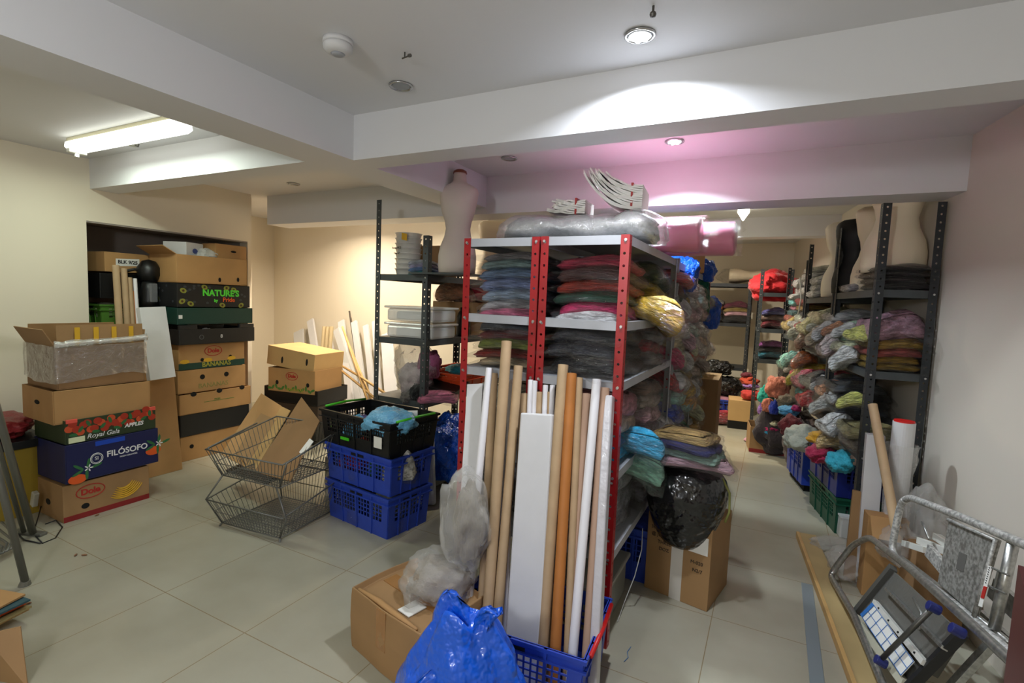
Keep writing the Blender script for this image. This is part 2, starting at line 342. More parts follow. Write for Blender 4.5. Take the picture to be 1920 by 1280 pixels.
# ================================================================ kit: boxes, crates, racks, packs, bags
def carton(name, label, cat, loc, w, d, h, rotz=0, m=CARD, top='closed', flaps=(), holes=(), tape=None, group=None, th=.006, inner=None, notch=None):
    """cardboard box, origin at the middle of its underside; flaps: (side, degrees out from upright, length)"""
    t=thing(name,label,cat,loc,rotz,group); mb=MB(); a,b=w/2,d/2
    if top=='closed':
        mb.box(-a,a,-b,b,0,h)
    else:
        mb.box(-a,a,-b,b,0,th)
        mb.box(-a,a,-b,-b+th,th,h).box(-a,a,b-th,b,th,h).box(-a,-a+th,-b+th,b-th,th,h).box(a-th,a,-b+th,b-th,th,h)
    body=mb.build('body',[m,DARK],t,bevel=.003)
    for s,ang,L in flaps:
        W = (w if s in 'sn' else d)-.012
        f=MB().box(-W/2,W/2,-.0025,.0025,0,L)
        # hinge along the upper edge
        p,rz={'s':((0,-b+.003,h),0),'n':((0,b-.003,h),PI),'e':((a-.003,0,h),PI/2),'w':((-a+.003,0,h),-PI/2)}[s]
        o=f.build('flap',inner or m,t,loc=p); o.rotation_euler=(Euler((0,0,rz)).to_matrix()@Euler((rad(ang),0,0)).to_matrix()).to_euler()
    for s,u,v,rx,rz in holes:   # hand holes: dark recess ellipse on a face
        mb=MB(); n=14; vs=[]
        for k in range(n):
            q=2*PI*k/n; x,z=rx*math.cos(q),rz*math.sin(q)
            vs.append({'e':V((a+.0015,u+x,v+z)),'s':V((u+x,-b-.0015,v+z)),'w':V((-a-.0015,u+x,v+z))}[s])
        mb.loft([vs,[p+ {'e':V((-.004,0,0)),'s':V((0,.004,0)),'w':V((.004,0,0))}[s] for p in vs]]); mb.build('hand_hole',DARK,t)
    if tape:
        for s in tape:
            if s=='x': MB().box(-a-.001,a+.001,-.025,.025,h*.0+h,h+.0012).box(a,a+.0012,-.025,.025,h*.7,h).box(-a-.0012,-a,-.025,.025,h*.7,h).build('tape',TAPE,t)
            if s=='y': MB().box(-.025,.025,-b-.001,b+.001,h,h+.0012).box(-.025,.025,-b-.0012,-b,h*.65,h).build('tape',TAPE,t)
            if s=='v': MB().box(-.03,.03,-b-.0015,-b,0,h).build('tape',CTAPE,t)
    return t
def blotch(parent, name, m, pts, M_, th=.0012):
    """flat printed shape from 2-d outline, placed by matrix"""
    n=len(pts); mb=MB(); mb.loft([[M_@V((x,y,0)) for x,y in pts],[M_@V((x,y,th)) for x,y in pts]]); return mb.build(name,m,parent)
def ell(cx,cy,rx,ry,n=16,a0=0,tilt=0):
    r=[]
    for k in range(n):
        a=a0+2*PI*k/n; x,y=rx*math.cos(a),ry*math.sin(a); r.append((cx+x*math.cos(tilt)-y*math.sin(tilt), cy+x*math.sin(tilt)+y*math.cos(tilt)))
    return r
def faceM(kind, off):   # kind 'x': face looking +X at x=off (u->+Y, v->+Z); 'y': face looking -Y at y=off (u->+X)
    if kind=='x': return Matrix(((0,0,1,off),(1,0,0,0),(0,1,0,0),(0,0,0,1)))
    return Matrix(((1,0,0,0),(0,0,-1,off),(0,1,0,0),(0,0,0,1)))
def ring_mark(parent, m, F, u, v, ru, rv, r=.003, name='logo_ring'):
    pts=[F@V((u+ru*math.cos(2*PI*k/28), v+rv*math.sin(2*PI*k/28), .001)) for k in range(28)]
    MB().tube(pts,r,5,closed=True).build(name,m,parent)

_cr={}
def crate(label, loc, w=.6, d=.4, h=.25, rotz=0, m=BLUEC, cell=.028, group=None, name='plastic_crate', lat=(.38,.80)):
    t=thing(name,label,'crate',loc,rotz,group); key=(w,d,h,cell)
    if key not in _cr:
        a,b=w/2,d/2; tp=.93; th=.004; B=MB()
        def sl(x,y,z): k=tp+(1-tp)*z/h; return V((x*k,y*k,z))
        def wall(x0,y0,x1,y1,z0,z1,MBx,t_=th):
            n=V((y1-y0,x0-x1,0)).normalized()*t_
            q=[sl(x0,y0,z0),sl(x1,y1,z0),sl(x1,y1,z1),sl(x0,y0,z1)]; MBx.add(q+[p+n for p in q],[(0,1,2,3),(7,6,5,4),(0,4,5,1),(1,5,6,2),(2,6,7,3),(3,7,4,0)])
        B.box(-a*tp,a*tp,-b*tp,b*tp,0,.008)
        C=[(-a,-b),(a,-b),(a,b),(-a,b)]; zl,zh=h*lat[0],h*lat[1]; L={}
        for i in range(4):
            (x0,y0),(x1,y1)=C[i],C[(i+1)%4]; wall(x0,y0,x1,y1,0,zl,B); wall(x0,y0,x1,y1,zh,h,B)
            ln=math.hypot(x1-x0,y1-y0); f0=.055/ln
            p=lambda f:(x0+(x1-x0)*f, y0+(y1-y0)*f)
            wall(*p(0),*p(f0),zl,zh,B); wall(*p(1-f0),*p(1),zl,zh,B)
            P=MB(); n=max(4,int(ln*(1-2*f0)/cell)); wz=3
            for k in range(1,n):
                f=f0+(1-2*f0)*k/n; hw=.0035/ln; wall(*p(f-hw),*p(f+hw),zl,zh,P,.005)
            for k in range(1,wz+1):
                z=zl+(zh-zl)*k/(wz+1); wall(*p(f0),*p(1-f0),z-.003,z+.003,P,.005)
            L[i]=P
            # ribs under the rim
            for q in (.25,.5,.75): wall(*p(q-.006/ln),*p(q+.006/ln),0,h,B,.01)
        R=MB(); e=.012
        for z0,z1 in ((h-.014,h),(h-.05,h-.042)):
            R.box(-a-e,a+e,-b-e,-b+.004,z0,z1).box(-a-e,a+e,b-.004,b+e,z0,z1).box(-a-e,-a+.004,-b,b,z0,z1).box(a-.004,a+e,-b,b,z0,z1)
        H=[]
        for s in (-1,1): # dark grip openings
            H.append(MB().box(s*a*.985-.006,s*a*.985+.006,-.06,.06,h*.80,h*.90)); H.append(MB().box(-.06,.06,s*b*.985-.006,s*b*.985+.006,h*.80,h*.90))
        _cr[key]=(B.mesh('crate_body',m),[L[i].mesh('crate_lattice',m) for i in range(4)],R.mesh('crate_rim',m),[h_.mesh('crate_grip',DARK) for h_ in H])
    B,L,R,H=_cr[key]
    inst(B,'body',t,m=m); inst(R,'rim',t,m=m); [inst(h_,'grip_opening',t) for h_ in H]
    for l in L: inst(l,'lattice_panel',t,m=m)
    return t

def strip_mb(mb, p0, du, dv, nv, r=.006):
    """perforated steel strip: p0 corner, du across, dv along, nv holes"""
    n=8
    for j in range(nv):
        o=p0+dv*(j/nv); e=dv/nv; c=o+du*.5+e*.5; eu=du.normalized(); ev=dv.normalized()
        outer=[o+du*x+e*y for x,y in ((1,.5),(1,1),(.5,1),(0,1),(0,.5),(0,0),(.5,0),(1,0))]
        inner=[c+(eu*math.cos(k*PI/4)+ev*math.sin(k*PI/4))*r for k in range(n)]
        mb.add(outer+inner,[(k,(k+1)%8,8+(k+1)%8,8+k) for k in range(8)])
def rack(label, loc, w, d, heights, post_h, rotz=0, shelf_m=GREYST, post_m=GREYST, fw_=.036, lip=.045, group=None, cat='shelving', front_m=None, posts=None, pitch=.05, name='steel_shelving', omit=()):
    """open steel rack: w along local x, d along local y, origin at the lower front left corner"""
    t=thing(name,label,cat,loc,rotz,group)
    for i,(px,py) in enumerate(((0,0),(w,0),(w,d),(0,d))):
        if i in omit: continue
        ph = post_h[i] if isinstance(post_h,(list,tuple)) else post_h
        sx = 1 if px==0 else -1; sy = 1 if py==0 else -1; mb=MB(); nv=int(ph/pitch)
        strip_mb(mb, V((px,py,0)), V((sx*fw_,0,0)), V((0,0,ph)), nv); strip_mb(mb, V((px,py,0)), V((0,sy*fw_,0)), V((0,0,ph)), nv)
        o=mb.build('post',(front_m if front_m and i in (0,1) else post_m),t,solid=.002)
        if i in (0,1):
            bm_=MB()
            for h_ in heights:
                for q in (.3,): bm_.cyl((px+sx*fw_*q+sx*.004,py-.001,h_-lip*.5),(px+sx*fw_*q+sx*.004,py-.005,h_-lip*.5),.006,8)
            bm_.build('bolt',GALV,o)
    for h_ in heights:
        mb=MB(); e=.003
        mb.box(e,w-e,e,d-e,h_-.004,h_).box(e,w-e,e,e+.003,h_-lip,h_-.004).box(e,w-e,d-e-.003,d-e,h_-lip,h_-.004).box(e,e+.003,e+.003,d-e-.003,h_-lip,h_-.004).box(w-e-.003,w-e,e+.003,d-e-.003,h_-lip,h_-.004)
        mb.build('shelf',shelf_m,t)
    return t

# ---- folded garments in clear sleeves: unit meshes 1 x 1 x 1, base at z=0
def pack_mesh(seed, sleeve=False):
    rnd=random.Random(seed); mb=MB(); nx,ny,nzc=20,16,6; fold=rnd.choice((2,3,3)); ph=rnd.random()*6
    g=.02 if sleeve else 0; tail=rnd.choice((.0,.12,.2)) if sleeve else 0
    rings=[]
    for iz in range(nzc+1):
        tz=iz/nzc; ring=[]
        sq=(1-abs(2*tz-1)**3.0)          # bulge of the side
        inset=.10*(1-sq)
        N=2*(nx+ny)
        for k in range(N):
            if k<nx: u,v=k/nx,0
            elif k<nx+ny: u,v=1,(k-nx)/ny
            elif k<2*nx+ny: u,v=1-(k-nx-ny)/nx,1
            else: u,v=0,1-(k-2*nx-ny)/ny
            x,y=u-.5,v-.5
            # round the corners
            r=(abs(2*x)**6+abs(2*y)**6)**(1/6); r=max(r,.001); x/=r**.6; y/=r**.6
            s=1-inset*2+g*2
            fo=.02*math.sin(tz*fold*2*PI+ph+3*nz((x,y,0),2,seed))
            x*=s+fo; y*=s+fo
            nn=nz((x,y,tz),3.5,seed); x+=.03*nn; y+=.03*nz((y,x,tz),3.5,seed+9)
            z=tz
            if sleeve:
                x+=.03*nz((x,y,tz),11,seed+3); y+=.03*nz((y,x,tz),11,seed+4)
                if y<-.4 and .2<tz<.8: y-=tail*(1-abs(2*tz-1))*(1+.6*nz((x,0,0),6,seed))
                z=(tz-.5)*1.12+.5+.03*nz((x,y,tz),9,seed)
            z+=.55*nz((x,y,0),1.7,1)-.9*max(0,abs(x)-.36)-.6*max(0,abs(y)-.4)
            ring.append(V((x,y,z)))
        rings.append(ring)
    mb.loft(rings,cap=False)
    # top and bottom caps as concentric rings
    for lvl,ring in ((0,rings[0]),(1,rings[-1])):
        prev=ring; base=len(mb.v); allr=[]
        for q in (1,.8,.55,.25,.02):
            rr=[]
            for p in ring:
                x,y=p.x*q,p.y*q; z_=.55*(nz((x,y,0),1.7,1)-nz((p.x,p.y,0),1.7,1)); hz=.10*(nz((x,y,lvl),3,seed+5)+.6*nz((x,y,lvl),8,seed+6)) if q<1 else 0
                z = p.z+z_+((.10+hz*(1.6 if sleeve else 1))*(1-q**3) if lvl else 0)
                if lvl==0: z=p.z+z_
                rr.append(V((x,y,z)))
            allr.append(rr)
        mb.loft(allr,cap=True)
    me=mb.mesh('garment_sleeve' if sleeve else 'folded_garment',CREAM,smooth=True)
    return me
PACKS=[pack_mesh(i+1) for i in range(7)]; SLEEVES=[pack_mesh(i+41,True) for i in range(7)]
_rng=random.Random(5)
def gmat(h, shiny=False):
    c=[max(6,min(250,int(int(h.lstrip('#')[i:i+2],16)*1.38+(6 if max(int(h.lstrip('#')[j:j+2],16) for j in (0,2,4))>60 else -4)))) for i in (0,2,4)]; h='#%02x%02x%02x'%tuple(c)
    key='garment '+h+(' sh' if shiny else '')
    if key in _M: return _M[key]
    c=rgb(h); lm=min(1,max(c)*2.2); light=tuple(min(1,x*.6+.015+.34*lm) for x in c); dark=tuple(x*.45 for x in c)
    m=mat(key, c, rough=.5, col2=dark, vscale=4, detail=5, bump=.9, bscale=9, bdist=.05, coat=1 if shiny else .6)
    if shiny:   # pale flecks painted into the colour for the glints of crinkled film
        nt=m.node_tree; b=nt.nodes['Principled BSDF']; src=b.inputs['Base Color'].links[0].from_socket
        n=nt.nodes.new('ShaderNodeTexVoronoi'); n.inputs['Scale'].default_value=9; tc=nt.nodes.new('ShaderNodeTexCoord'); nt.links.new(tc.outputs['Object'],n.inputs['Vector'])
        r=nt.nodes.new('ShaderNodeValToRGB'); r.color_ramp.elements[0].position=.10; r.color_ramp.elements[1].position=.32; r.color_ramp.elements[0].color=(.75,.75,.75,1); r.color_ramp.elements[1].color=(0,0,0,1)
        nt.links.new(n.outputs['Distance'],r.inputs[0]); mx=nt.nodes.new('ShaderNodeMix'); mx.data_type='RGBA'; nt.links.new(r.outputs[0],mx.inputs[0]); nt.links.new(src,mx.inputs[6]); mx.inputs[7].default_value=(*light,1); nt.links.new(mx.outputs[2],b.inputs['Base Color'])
    return crinkle(m, 15 if shiny else 11, 1, .07 if shiny else .05)
    return crinkle(K(key, h, rough=.55, var=.45, vscale=5, detail=5, bump=.9, bscale=9, bdist=.05, coat=1 if shiny else .6), 15 if shiny else 11, 1, .07 if shiny else .05)
_np=0
def pack(label, loc, w, d, h, color, rotz=0, group=None, tilt=0, roll=0, sleeve=True, shiny=False, fm=None, cat='garment', name='bagged_garment'):
    global _np; _np+=1
    t=thing(name,label,cat,loc,group=group,rot=(tilt,roll,rotz))
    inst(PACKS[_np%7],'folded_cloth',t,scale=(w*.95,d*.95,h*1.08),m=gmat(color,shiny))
    if sleeve: inst(SLEEVES[(_np*3)%7],'plastic_sleeve',t,scale=(w,d,h),loc=(0,0,.0),m=fm or (FILMS if shiny else FILM))
    return t
def stack(where, x, y, z, w, d, items, rotz=0, jit=.01, shiny=False, group=None, sleeve=True, fm=None, cat='garment', noun='bagged garment'):
    """a pile of packs, bottom first; items: (colour word, hex, thickness)"""
    n=len(items); it_=items; T=sum(i[2] for i in items); k_=max(1,min(1.35,.30/max(T,.01))); items=[(a,b,c*k_) for a,b,c in items]
    for i,(cw,hx,th) in enumerate(items):
        o = ('only' if n==1 else 'topmost' if i==n-1 else ORD[i])
        pos = f'{o} in pile' if n>1 else 'alone'
        pack(f'{cw} {noun}, {pos} {where}', (x+_rng.uniform(-jit,jit),y+_rng.uniform(-jit,jit),z), w*_rng.uniform(.95,1.04), d*_rng.uniform(.95,1.04), th, hx, rotz+_rng.uniform(-.06,.06), group, shiny=shiny, sleeve=sleeve, fm=fm, cat=cat)
        z+=th*.97
    return z

# ---- loose cloth and soft bags: crumpled lumps, base at z=0, unit size
def lump_mesh(seed, sub=4, ridges=5, flat=.0, sharp=.22):
    bm=bmesh.new(); bmesh.ops.create_icosphere(bm, subdivisions=sub, radius=.5)
    for v in bm.verts:
        p=v.co.copy(); n=p.normalized()
        r = 1 + .28*nz(n,1.6,seed) - sharp*abs(nz(n,ridges*.6,seed+2))*1.6 + .07*nz(n,9,seed+4)
        q=n*.5*r; q.z=max(q.z,-.36+.03*nz(n,3,seed)); v.co=q
    zmin=min(v.co.z for v in bm.verts)
    for v in bm.verts: v.co.z-=zmin
    me=bpy.data.meshes.new('crumpled_cloth'); me.materials.append(CREAM); bm.to_mesh(me); bm.free()
    me.polygons.foreach_set('use_smooth',[True]*len(me.polygons)); return me
LUMPS=[lump_mesh(i*3+1) for i in range(6)]
_nl=0
def cmat(h, sh=False): return K('cloth '+h+str(sh), h, rough=.35 if sh else .8, var=.12, vscale=5, bump=.5, bscale=16, bdist=.02, sheen=0 if sh else .15, coat=.3 if sh else 0)
def lump(name,label,cat,loc,w,d,h,color,rotz=None,group=None,m=None,rot=None,k=None):
    global _nl; _nl+=1
    o=inst(LUMPS[(_nl if k is None else k)%6],name,None,loc,rot or (0,0,rotz if rotz is not None else _nl*1.3),(w,d,h*1.05),m or cmat(color))
    return tag(o,label,cat,group)
def film_lump(parent, w,d,h, loc=(0,0,0), m=None, k=0, name='clear_bag'):
    return inst(LUMPS[k%6],name,parent,loc,(0,0,k),(w,d,h),m or FILM)
def torso(label, loc, rotz, H=.68, m=CREAM, bust=.0, neck=True, hw=.15, flip=False, cut=None, name='dress_form', sh=1):
    """headless torso: one continuous body, neck cap as part"""
    t=thing(name,label,'mannequin',loc,rotz)
    # (height, half width, half depth, forward shift)
    prof=[(0,.165,.115,0),(.06,.172,.120,0),(.13,.172,.120,0),(.20,.158,.108,0),(.28,.122,.088,0),(.34,.110,.080,0),(.40,.122,.088,-.005),(.46,.148,.103,-.01),(.52,.160,.110,-.012),(.575,.172,.105,-.006),(.615,.178,.092,0),(.645,.165,.075,.004),(.668,.125,.062,.008),(.685,.080,.056,.010),(.70,.062,.055,.012),(.75,.055,.052,.014),(.765,.053,.050,.014)]
    if not neck: prof=prof[:13]
    k=H/.765; n=32; rings=[]
    for z,a,b,s in prof:
        if z>.56: a*=sh
        ring=[]
        for i in range(n):
            q=2*PI*i/n; c,sn=math.cos(q),math.sin(q)
            x=a*hw/.15*abs(c)**.85*(1 if c>=0 else -1); y=b*abs(sn)**.9*(1 if sn>=0 else -1)+s
            if bust and sn<0: y-= bust*math.exp(-((z-.50)/.055)**2)*(math.exp(-((abs(x)-.075)/.045)**2))
            if sn>0 and z<.2: y+= .02*math.exp(-((z-.09)/.06)**2)*(1-abs(c))
            ring.append(V((x*k,y*k,z*k)))
        rings.append(ring)
    MB().loft(rings).build('torso_body',m,t,smooth=True)
    if neck: MB().lathe([(.054*k,.763*k),(.050*k,.78*k),(.03*k,.792*k),(.002,.796*k)],c=(0,.014*k,0)).build('neck_cap',K('dark wood cap','#7a3a22',rough=.4),t,smooth=True)
    return t
# ================================================================ banana box pile in front of the opening
FXM=faceM('x',0)
def logo_oval(t, x, u, v, s=.05, y=False):
    F=faceM('y' if y else 'x', x); ring_mark(t,TXR,F,u,v,s*1.25,s*.7,.003)
    o=text('Dole',t,F@V((u,v,.001)),FY if y else FX,s*.85,TXR,bold=.002)
cx,cy=-4.035,1.715
t=carton('banana_box','brown banana box with a red lower edge, lowest of five beside the tall card sheet','box',(cx,cy,0),.39,.49,.235,0,CARDB,holes=[('e',-.13,.075,.022,.018),('e',.12,.10,.022,.018),('s',.0,.10,.03,.02)])
obox('red_band',K('red print','#8a2020',rough=.6),.1951,.1956,-.244,.244,.0,.035,t)
logo_oval(t,.1955,-.10,.165,.062)
F=faceM('x',.1956)
for i in range(6): 
    pts=[]; 
    for k in range(9): a=rad(238+11*k); pts.append((.085+(.07+.014*i)*math.cos(a), .215+(.09+.013*i)*math.sin(a)))
    MB().tube([F@V((x,y,.0005)) for x,y in pts],[.002,.004,.006,.006,.006,.006,.005,.004,.002],5).build('banana_print',YEL,t)
t=carton('fruit_box','navy blue fruit box with white lettering, round emblem and orange blossom print','box',(cx+.012,cy+.03,.25),.40,.54,.245,.02,NAVY,top='open')
text('FILÓSOFO',t,(.2015,.075,.135),FX,.054,TXW,bold=.001)
obox('handle_cutout',K('bright blue liner','#1f49b8',rough=.4),.2005,.2012,-.11,.06,.205,.235,t,bevel=.0004)
ring_mark(t,TXW,faceM('x',.2012),-.105,.125,.034,.034,.0022,'round_emblem'); ring_mark(t,TXW,faceM('x',.2012),-.105,.125,.027,.027,.0012,'round_emblem')
text('SI',t,(.2015,-.105,.125),FX,.032,TXW); text('FRESH ORANGES',t,(.2012,.08,.10),FX,.014,TXW)
F=faceM('x',.2012)
for u,v in ((-.19,.03),(.235,.09)):
    blotch(t,'orange_print',TXO,ell(u-.02 if u<0 else u+.0,v-.012 if u<0 else v,.05,.03),F)
    for k in range(5): a=k*1.1+.3; blotch(t,'leaf_print',K('leaf green ink','#2f6a3c',rough=.5),ell(u+.055*math.cos(a)+.03,v+.04+.035*math.sin(a),.034,.009,10,0,a),faceM('x',.2014))
    for k in range(5): a=k*1.25; blotch(t,'blossom_print',TXW,ell(u+.04+.015*math.cos(a),v+.045+.014*math.sin(a),.011,.004,8,0,a),faceM('x',.2018))
t=carton('apple_box','open fruit tray printed with red apples and white lettering','box',(cx+.005,cy+.03,.497),.40,.52,.15,.01,K('dark green card','#2c3a20',rough=.6),top='open')
F=faceM('x',.2005); rr=random.Random(3)
for i in range(26):
    u=-.24+.019*i; v=.085+.03*math.sin(i*1.7)+.02*(i>19)
    blotch(t,'apple_print',K('apple red ink','#a8321e',rough=.5) if i%3 else K('apple bright ink','#c8502c',rough=.5),ell(u,v+.01,.024,.022),F,.0008+.0004*(i%3))
for i in range(12): blotch(t,'leaf_print',K('leaf green ink','#2f6a3c'),ell(-.22+.04*i,.055+.06*((i*7)%3)/2,.022,.010,10,0,i),faceM('x',.2022))
text('Royal Gala',t,(.204,-.06,.03),FX,.042,TXW,shear=.3); text('APPLES',t,(.204,.12,.055),FX,.036,TXW,shear=.2,bold=.001)
blotch(t,'white_label',K('pale label','#d8e0b8'),[(-.245,.005),(-.16,.005),(-.16,.04),(-.245,.04)],faceM('x',.2024))
for u in (-.225,.23): obox('corner_tab',K('red coral card','#e05848',rough=.5),.19,.202,u-.03,u+.03,.13,.155,t,bevel=.003)
t=carton('cardboard_box','plain brown box with scalloped lower edge resting on the apple tray','box',(cx-.03,cy-.0,.625),.43,.54,.21,-.015,CARD,top='open',holes=[('s',.0,.12,.035,.014),('e',-.13,.0,.03,.018),('e',.02,.0,.03,.018),('e',.17,.0,.03,.018)])
t=carton('open_carton','open carton with stretch film round it and striped inner flap, topmost of the box pile','box',(cx-.03,cy,.837),.40,.49,.26,.0,CARDD,top='open',flaps=[('w',-8,.13),('n',6,.10),('s',28,.13),('e',-4,.14)],inner=CARDB)
for k in range(4): obox('yellow_stripe',YEL,.2015,.2025,-.15+.10*k,-.122+.10*k,.275,.385,t)
mb=MB(); rings=[]
for z in (.06,.10,.15,.2,.245,.272):
    ring=[]
    for k in range(64):
        q=k/64*4; s=int(q); f=q-s; a,b=.205,.25
        p=[(-a+2*a*f,-b),(a,-b+2*b*f),(a-2*a*f,b),(-a,b-2*b*f)][s]
        w=.006+.007*abs(nz((p[0],p[1],z),14,4)); l=math.hypot(*p); low = .05*nz((p[0]*3,p[1]*3,0),1,2) if z<.1 else 0
        ring.append(V((p[0]*(1+w/l),p[1]*(1+w/l),z+low+.008*nz((p[0],p[1],z),20,6))))
    rings.append(ring)
mb.loft(rings,cap=False).build('stretch_film',film('stretch film',(.86,.85,.82),opac=.14,rough=.12,bscale=18,gloss=2.2),t,smooth=True)

mb=MB(); rg=[]
for i in range(25):
    y=-.255+.515*i/24; z0=.262+.012*nz((y*6,0,0),1,3)+.02*(i/24); hh=.035+.018*abs(nz((y*9,1,0),1,5)); rg.append([V((.212+.006*nz((y*20,0,0),1,2),y,z0)),V((.222+.006*nz((y*25,3,0),1,2),y,z0+hh*.5)),V((.205,y,z0+hh)),V((.200,y,z0+hh*.3))])
mb.loft(rg).build('film_fold',film('doubled film',(.9,.9,.9),opac=.35,rough=.12,bscale=25,gloss=2.5),t,smooth=True)
# tall card sheet, white slab and tubes behind the pile
def slab(name,label,cat,A,B,w,th,m,side=V((0,1,0)),bevel=.002,group=None,bend=0,edge=None):
    """long flat board from the middle of its foot A to the middle of its head B"""
    A,B=V(A),V(B); z=(B-A).normalized(); x=(side-z*side.dot(z)).normalized(); y=z.cross(x); L=(B-A).length
    M4=Matrix(((x.x,y.x,z.x,A.x),(x.y,y.y,z.y,A.y),(x.z,y.z,z.z,A.z),(0,0,0,1)))
    mb=MB(); n=8 if bend else 1; rings=[]
    for i in range(n+1):
        f=i/n; o=bend*4*f*(1-f)
        rings.append([V((sx*w/2,sy*th/2+o,L*f)) for sx,sy in ((-1,-1),(1,-1),(1,1),(-1,1))])
    o=mb.loft(rings).build(name,m,bevel=bevel if not bend else 0); o.matrix_world=M4
    return tag(o,label,cat,group)
slab('card_sheet','tall flat cardboard sheet standing between the two rows of boxes','cardboard',(-4.25,2.22,.0),(-4.36,2.22,.86),.40,.012,CARD)
slab('polystyrene_slab','white slab standing upright behind the box pile, torn card at its top','packaging',at(303,705,X=-4.16)-V((0,0,.02)),at(283,576,X=-4.24),.185,.05,WHITEP)
slab('white_strip','narrow white strip beside the upright white slab','packaging',(-4.42,2.22,.62),(-4.52,2.17,1.10),.06,.02,WTUBE)
def tube_thing(label,A,B,r,m,group=None,name='cardboard_tube',cat='tube',endm=None):
    A,B=V(A),V(B); d=B-A; L=d.length; q=d.to_track_quat('Z','Y'); n=20
    mb=MB()
    def ring(rr,z): return [V((rr*math.cos(2*PI*k/n),rr*math.sin(2*PI*k/n),z)) for k in range(n)]
    mb.loft([ring(r,0),ring(r,L),ring(r*.84,L),ring(r*.84,L-.12),ring(.001,L-.12)],cap=False); mb.loft([ring(.001,0),ring(r,0)],cap=False)
    o=mb.build(name,m); o.location=A; o.rotation_mode='QUATERNION'; o.rotation_quaternion=q
    o.data.polygons.foreach_set('use_smooth',[True]*len(o.data.polygons)); 
    md=o.modifiers.new('split','EDGE_SPLIT'); md.split_angle=rad(40)
    return tag(o,label,cat,group)
TG='kraft tubes in the wall opening'
for i,(px,py,m,r,lb) in enumerate(((217,497,KRAFT,.024,'tallest kraft tube leaning in the wall opening'),(232,503,KRAFT,.022,'second tallest kraft tube leaning in the wall opening'),(243,520,KRAFT,.017,'thin kraft tube leaning between a kraft tube and a white one'),(253,522,WTUBE,.014,'thin white tube leaning in the wall opening'),(248,545,ORANGET,.012,'thin orange tube leaning in the wall opening'))):
    T_=at(px,py,X=-4.62); tube_thing(lb,(-4.50,T_.y+.0,.02),T_,r,m)
tube_thing('stubby bronze tube standing beside the white slab',(-4.66,2.37,.02),(-4.70,2.37,1.25),.04,ORANGET)

# ---------------------------------------------------------------- things in the opening, near end
xs=-4.98
t=carton('labelled_box','worn brown box with a white handwritten label, high in the wall opening','box',(xs-.02,2.33,1.60),.36,.36,.16,.06,CARD,holes=[])
blotch(t,'paper_label',PAPER,[(-.10,.05),(.08,.06),(.08,.12),(-.10,.11)],faceM('x',.1805)); text('BLK 9/25',t,(.1825,-.01,.085),FX,.04,TXK,bold=.001)
t=carton('storage_box','black box under the handwritten label box in the wall opening','box',(xs-.02,2.34,1.385),.40,.44,.20,0,BLACKP)
t=crate('green plastic crate packed with pale cloth in the wall opening',(xs,2.32,1.165),.40,.36,.17,PI/2,K('leaf green plastic','#4c7a2c',rough=.5))
lump('folded_cloth','pale crumpled cloth on top of the green crate','cloth',(xs,2.28,1.20),.30,.28,.17,'#b0b290')
t=carton('red_box','flat red box under the green crate in the wall opening','box',(xs,2.36,1.06),.42,.46,.095,0,K('bright red card','#b01c14',rough=.5))
t=carton('storage_box','dark box low in the wall opening under the red box','box',(xs,2.36,.5),.42,.5,.555,0,K('shadowed brown card','#5a4632',rough=.8))  # card in one even dark brown
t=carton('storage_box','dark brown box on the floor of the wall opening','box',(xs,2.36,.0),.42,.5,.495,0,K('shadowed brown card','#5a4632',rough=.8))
# black vacuum-like appliance
t=thing('floor_fan','black upright appliance with a round head standing in the opening','appliance',(-4.72,2.44,1.32))
mb=MB(); mb.lathe([(.07,0),(.072,.05),(.06,.15),(.05,.22)]); mb.build('body',BLACKP,t,smooth=True)
MB().lathe([(.001,.20),(.06,.22),(.085,.27),(.085,.33),(.05,.385),(.001,.40)]).build('head',BLACKP,t,smooth=True)
MB().tube([(0,-.02,.3),(-.02,-.10,.31),(-.03,-.16,.29)],.012,8).build('hose',BLACKP,t)
MB().box(-.01,.075,-.03,.03,.04,.2).build('clear_cup',film('smoky cup',(.4,.4,.42),opac=.4),t,bevel=.01)
carton('storage_box','black box under the upright appliance in the opening','box',(-4.74,2.55,.9),.30,.26,.415,0,BLACKC)
carton('storage_box','maroon and green printed box behind the orange tube','box',(-4.80,2.55,.5),.30,.26,.395,0,K('maroon card','#5a1c24',rough=.6))
carton('storage_box','grey brown box at the foot of the opening behind the card sheet','box',(-4.78,2.55,0),.34,.26,.495,0,CARDD)

# ---------------------------------------------------------------- column of fruit boxes at the far end of the opening
nx,ny=-4.62,2.82
def face_text(t,s,u,v,size,m,x,**k): return text(s,t,(x,u,v),FX,size,m,**k)
t=carton('banana_box','plain brown banana box on the floor, lowest in the column by the cream wall','box',(nx,ny,0),.40,.63,.215,0,CARD,holes=[('e',-.22,.12,.018,.018)])
t=carton('fruit_tray','black box directly above the lowest brown box in the column','box',(nx,ny,.22),.42,.64,.185,0,BLACKC,top='open')
t=carton('cardboard_box','shallow brown box with three scallops and a thin green line','box',(nx+.01,ny,.41),.42,.66,.175,.0,CARD,top='open',holes=[('e',-.21,.17,.026,.02),('e',.02,.17,.026,.02),('e',.24,.17,.026,.02)])
obox('green_line',TXG,.2105,.2115,-.12,.16,.085,.089,t); face_text(t,'FRESH',.0,.10,.02,TXG,.2115)
t=carton('cardboard_box','brown box with two round holes and faint green lettering','box',(nx,ny-.02,.59),.40,.62,.20,.0,CARD,holes=[('e',-.10,.13,.022,.022),('e',.12,.13,.022,.022)])
face_text(t,'BANANAS',.0,.05,.06,K('faint green ink','#8f8a4e',rough=.7),.2015)
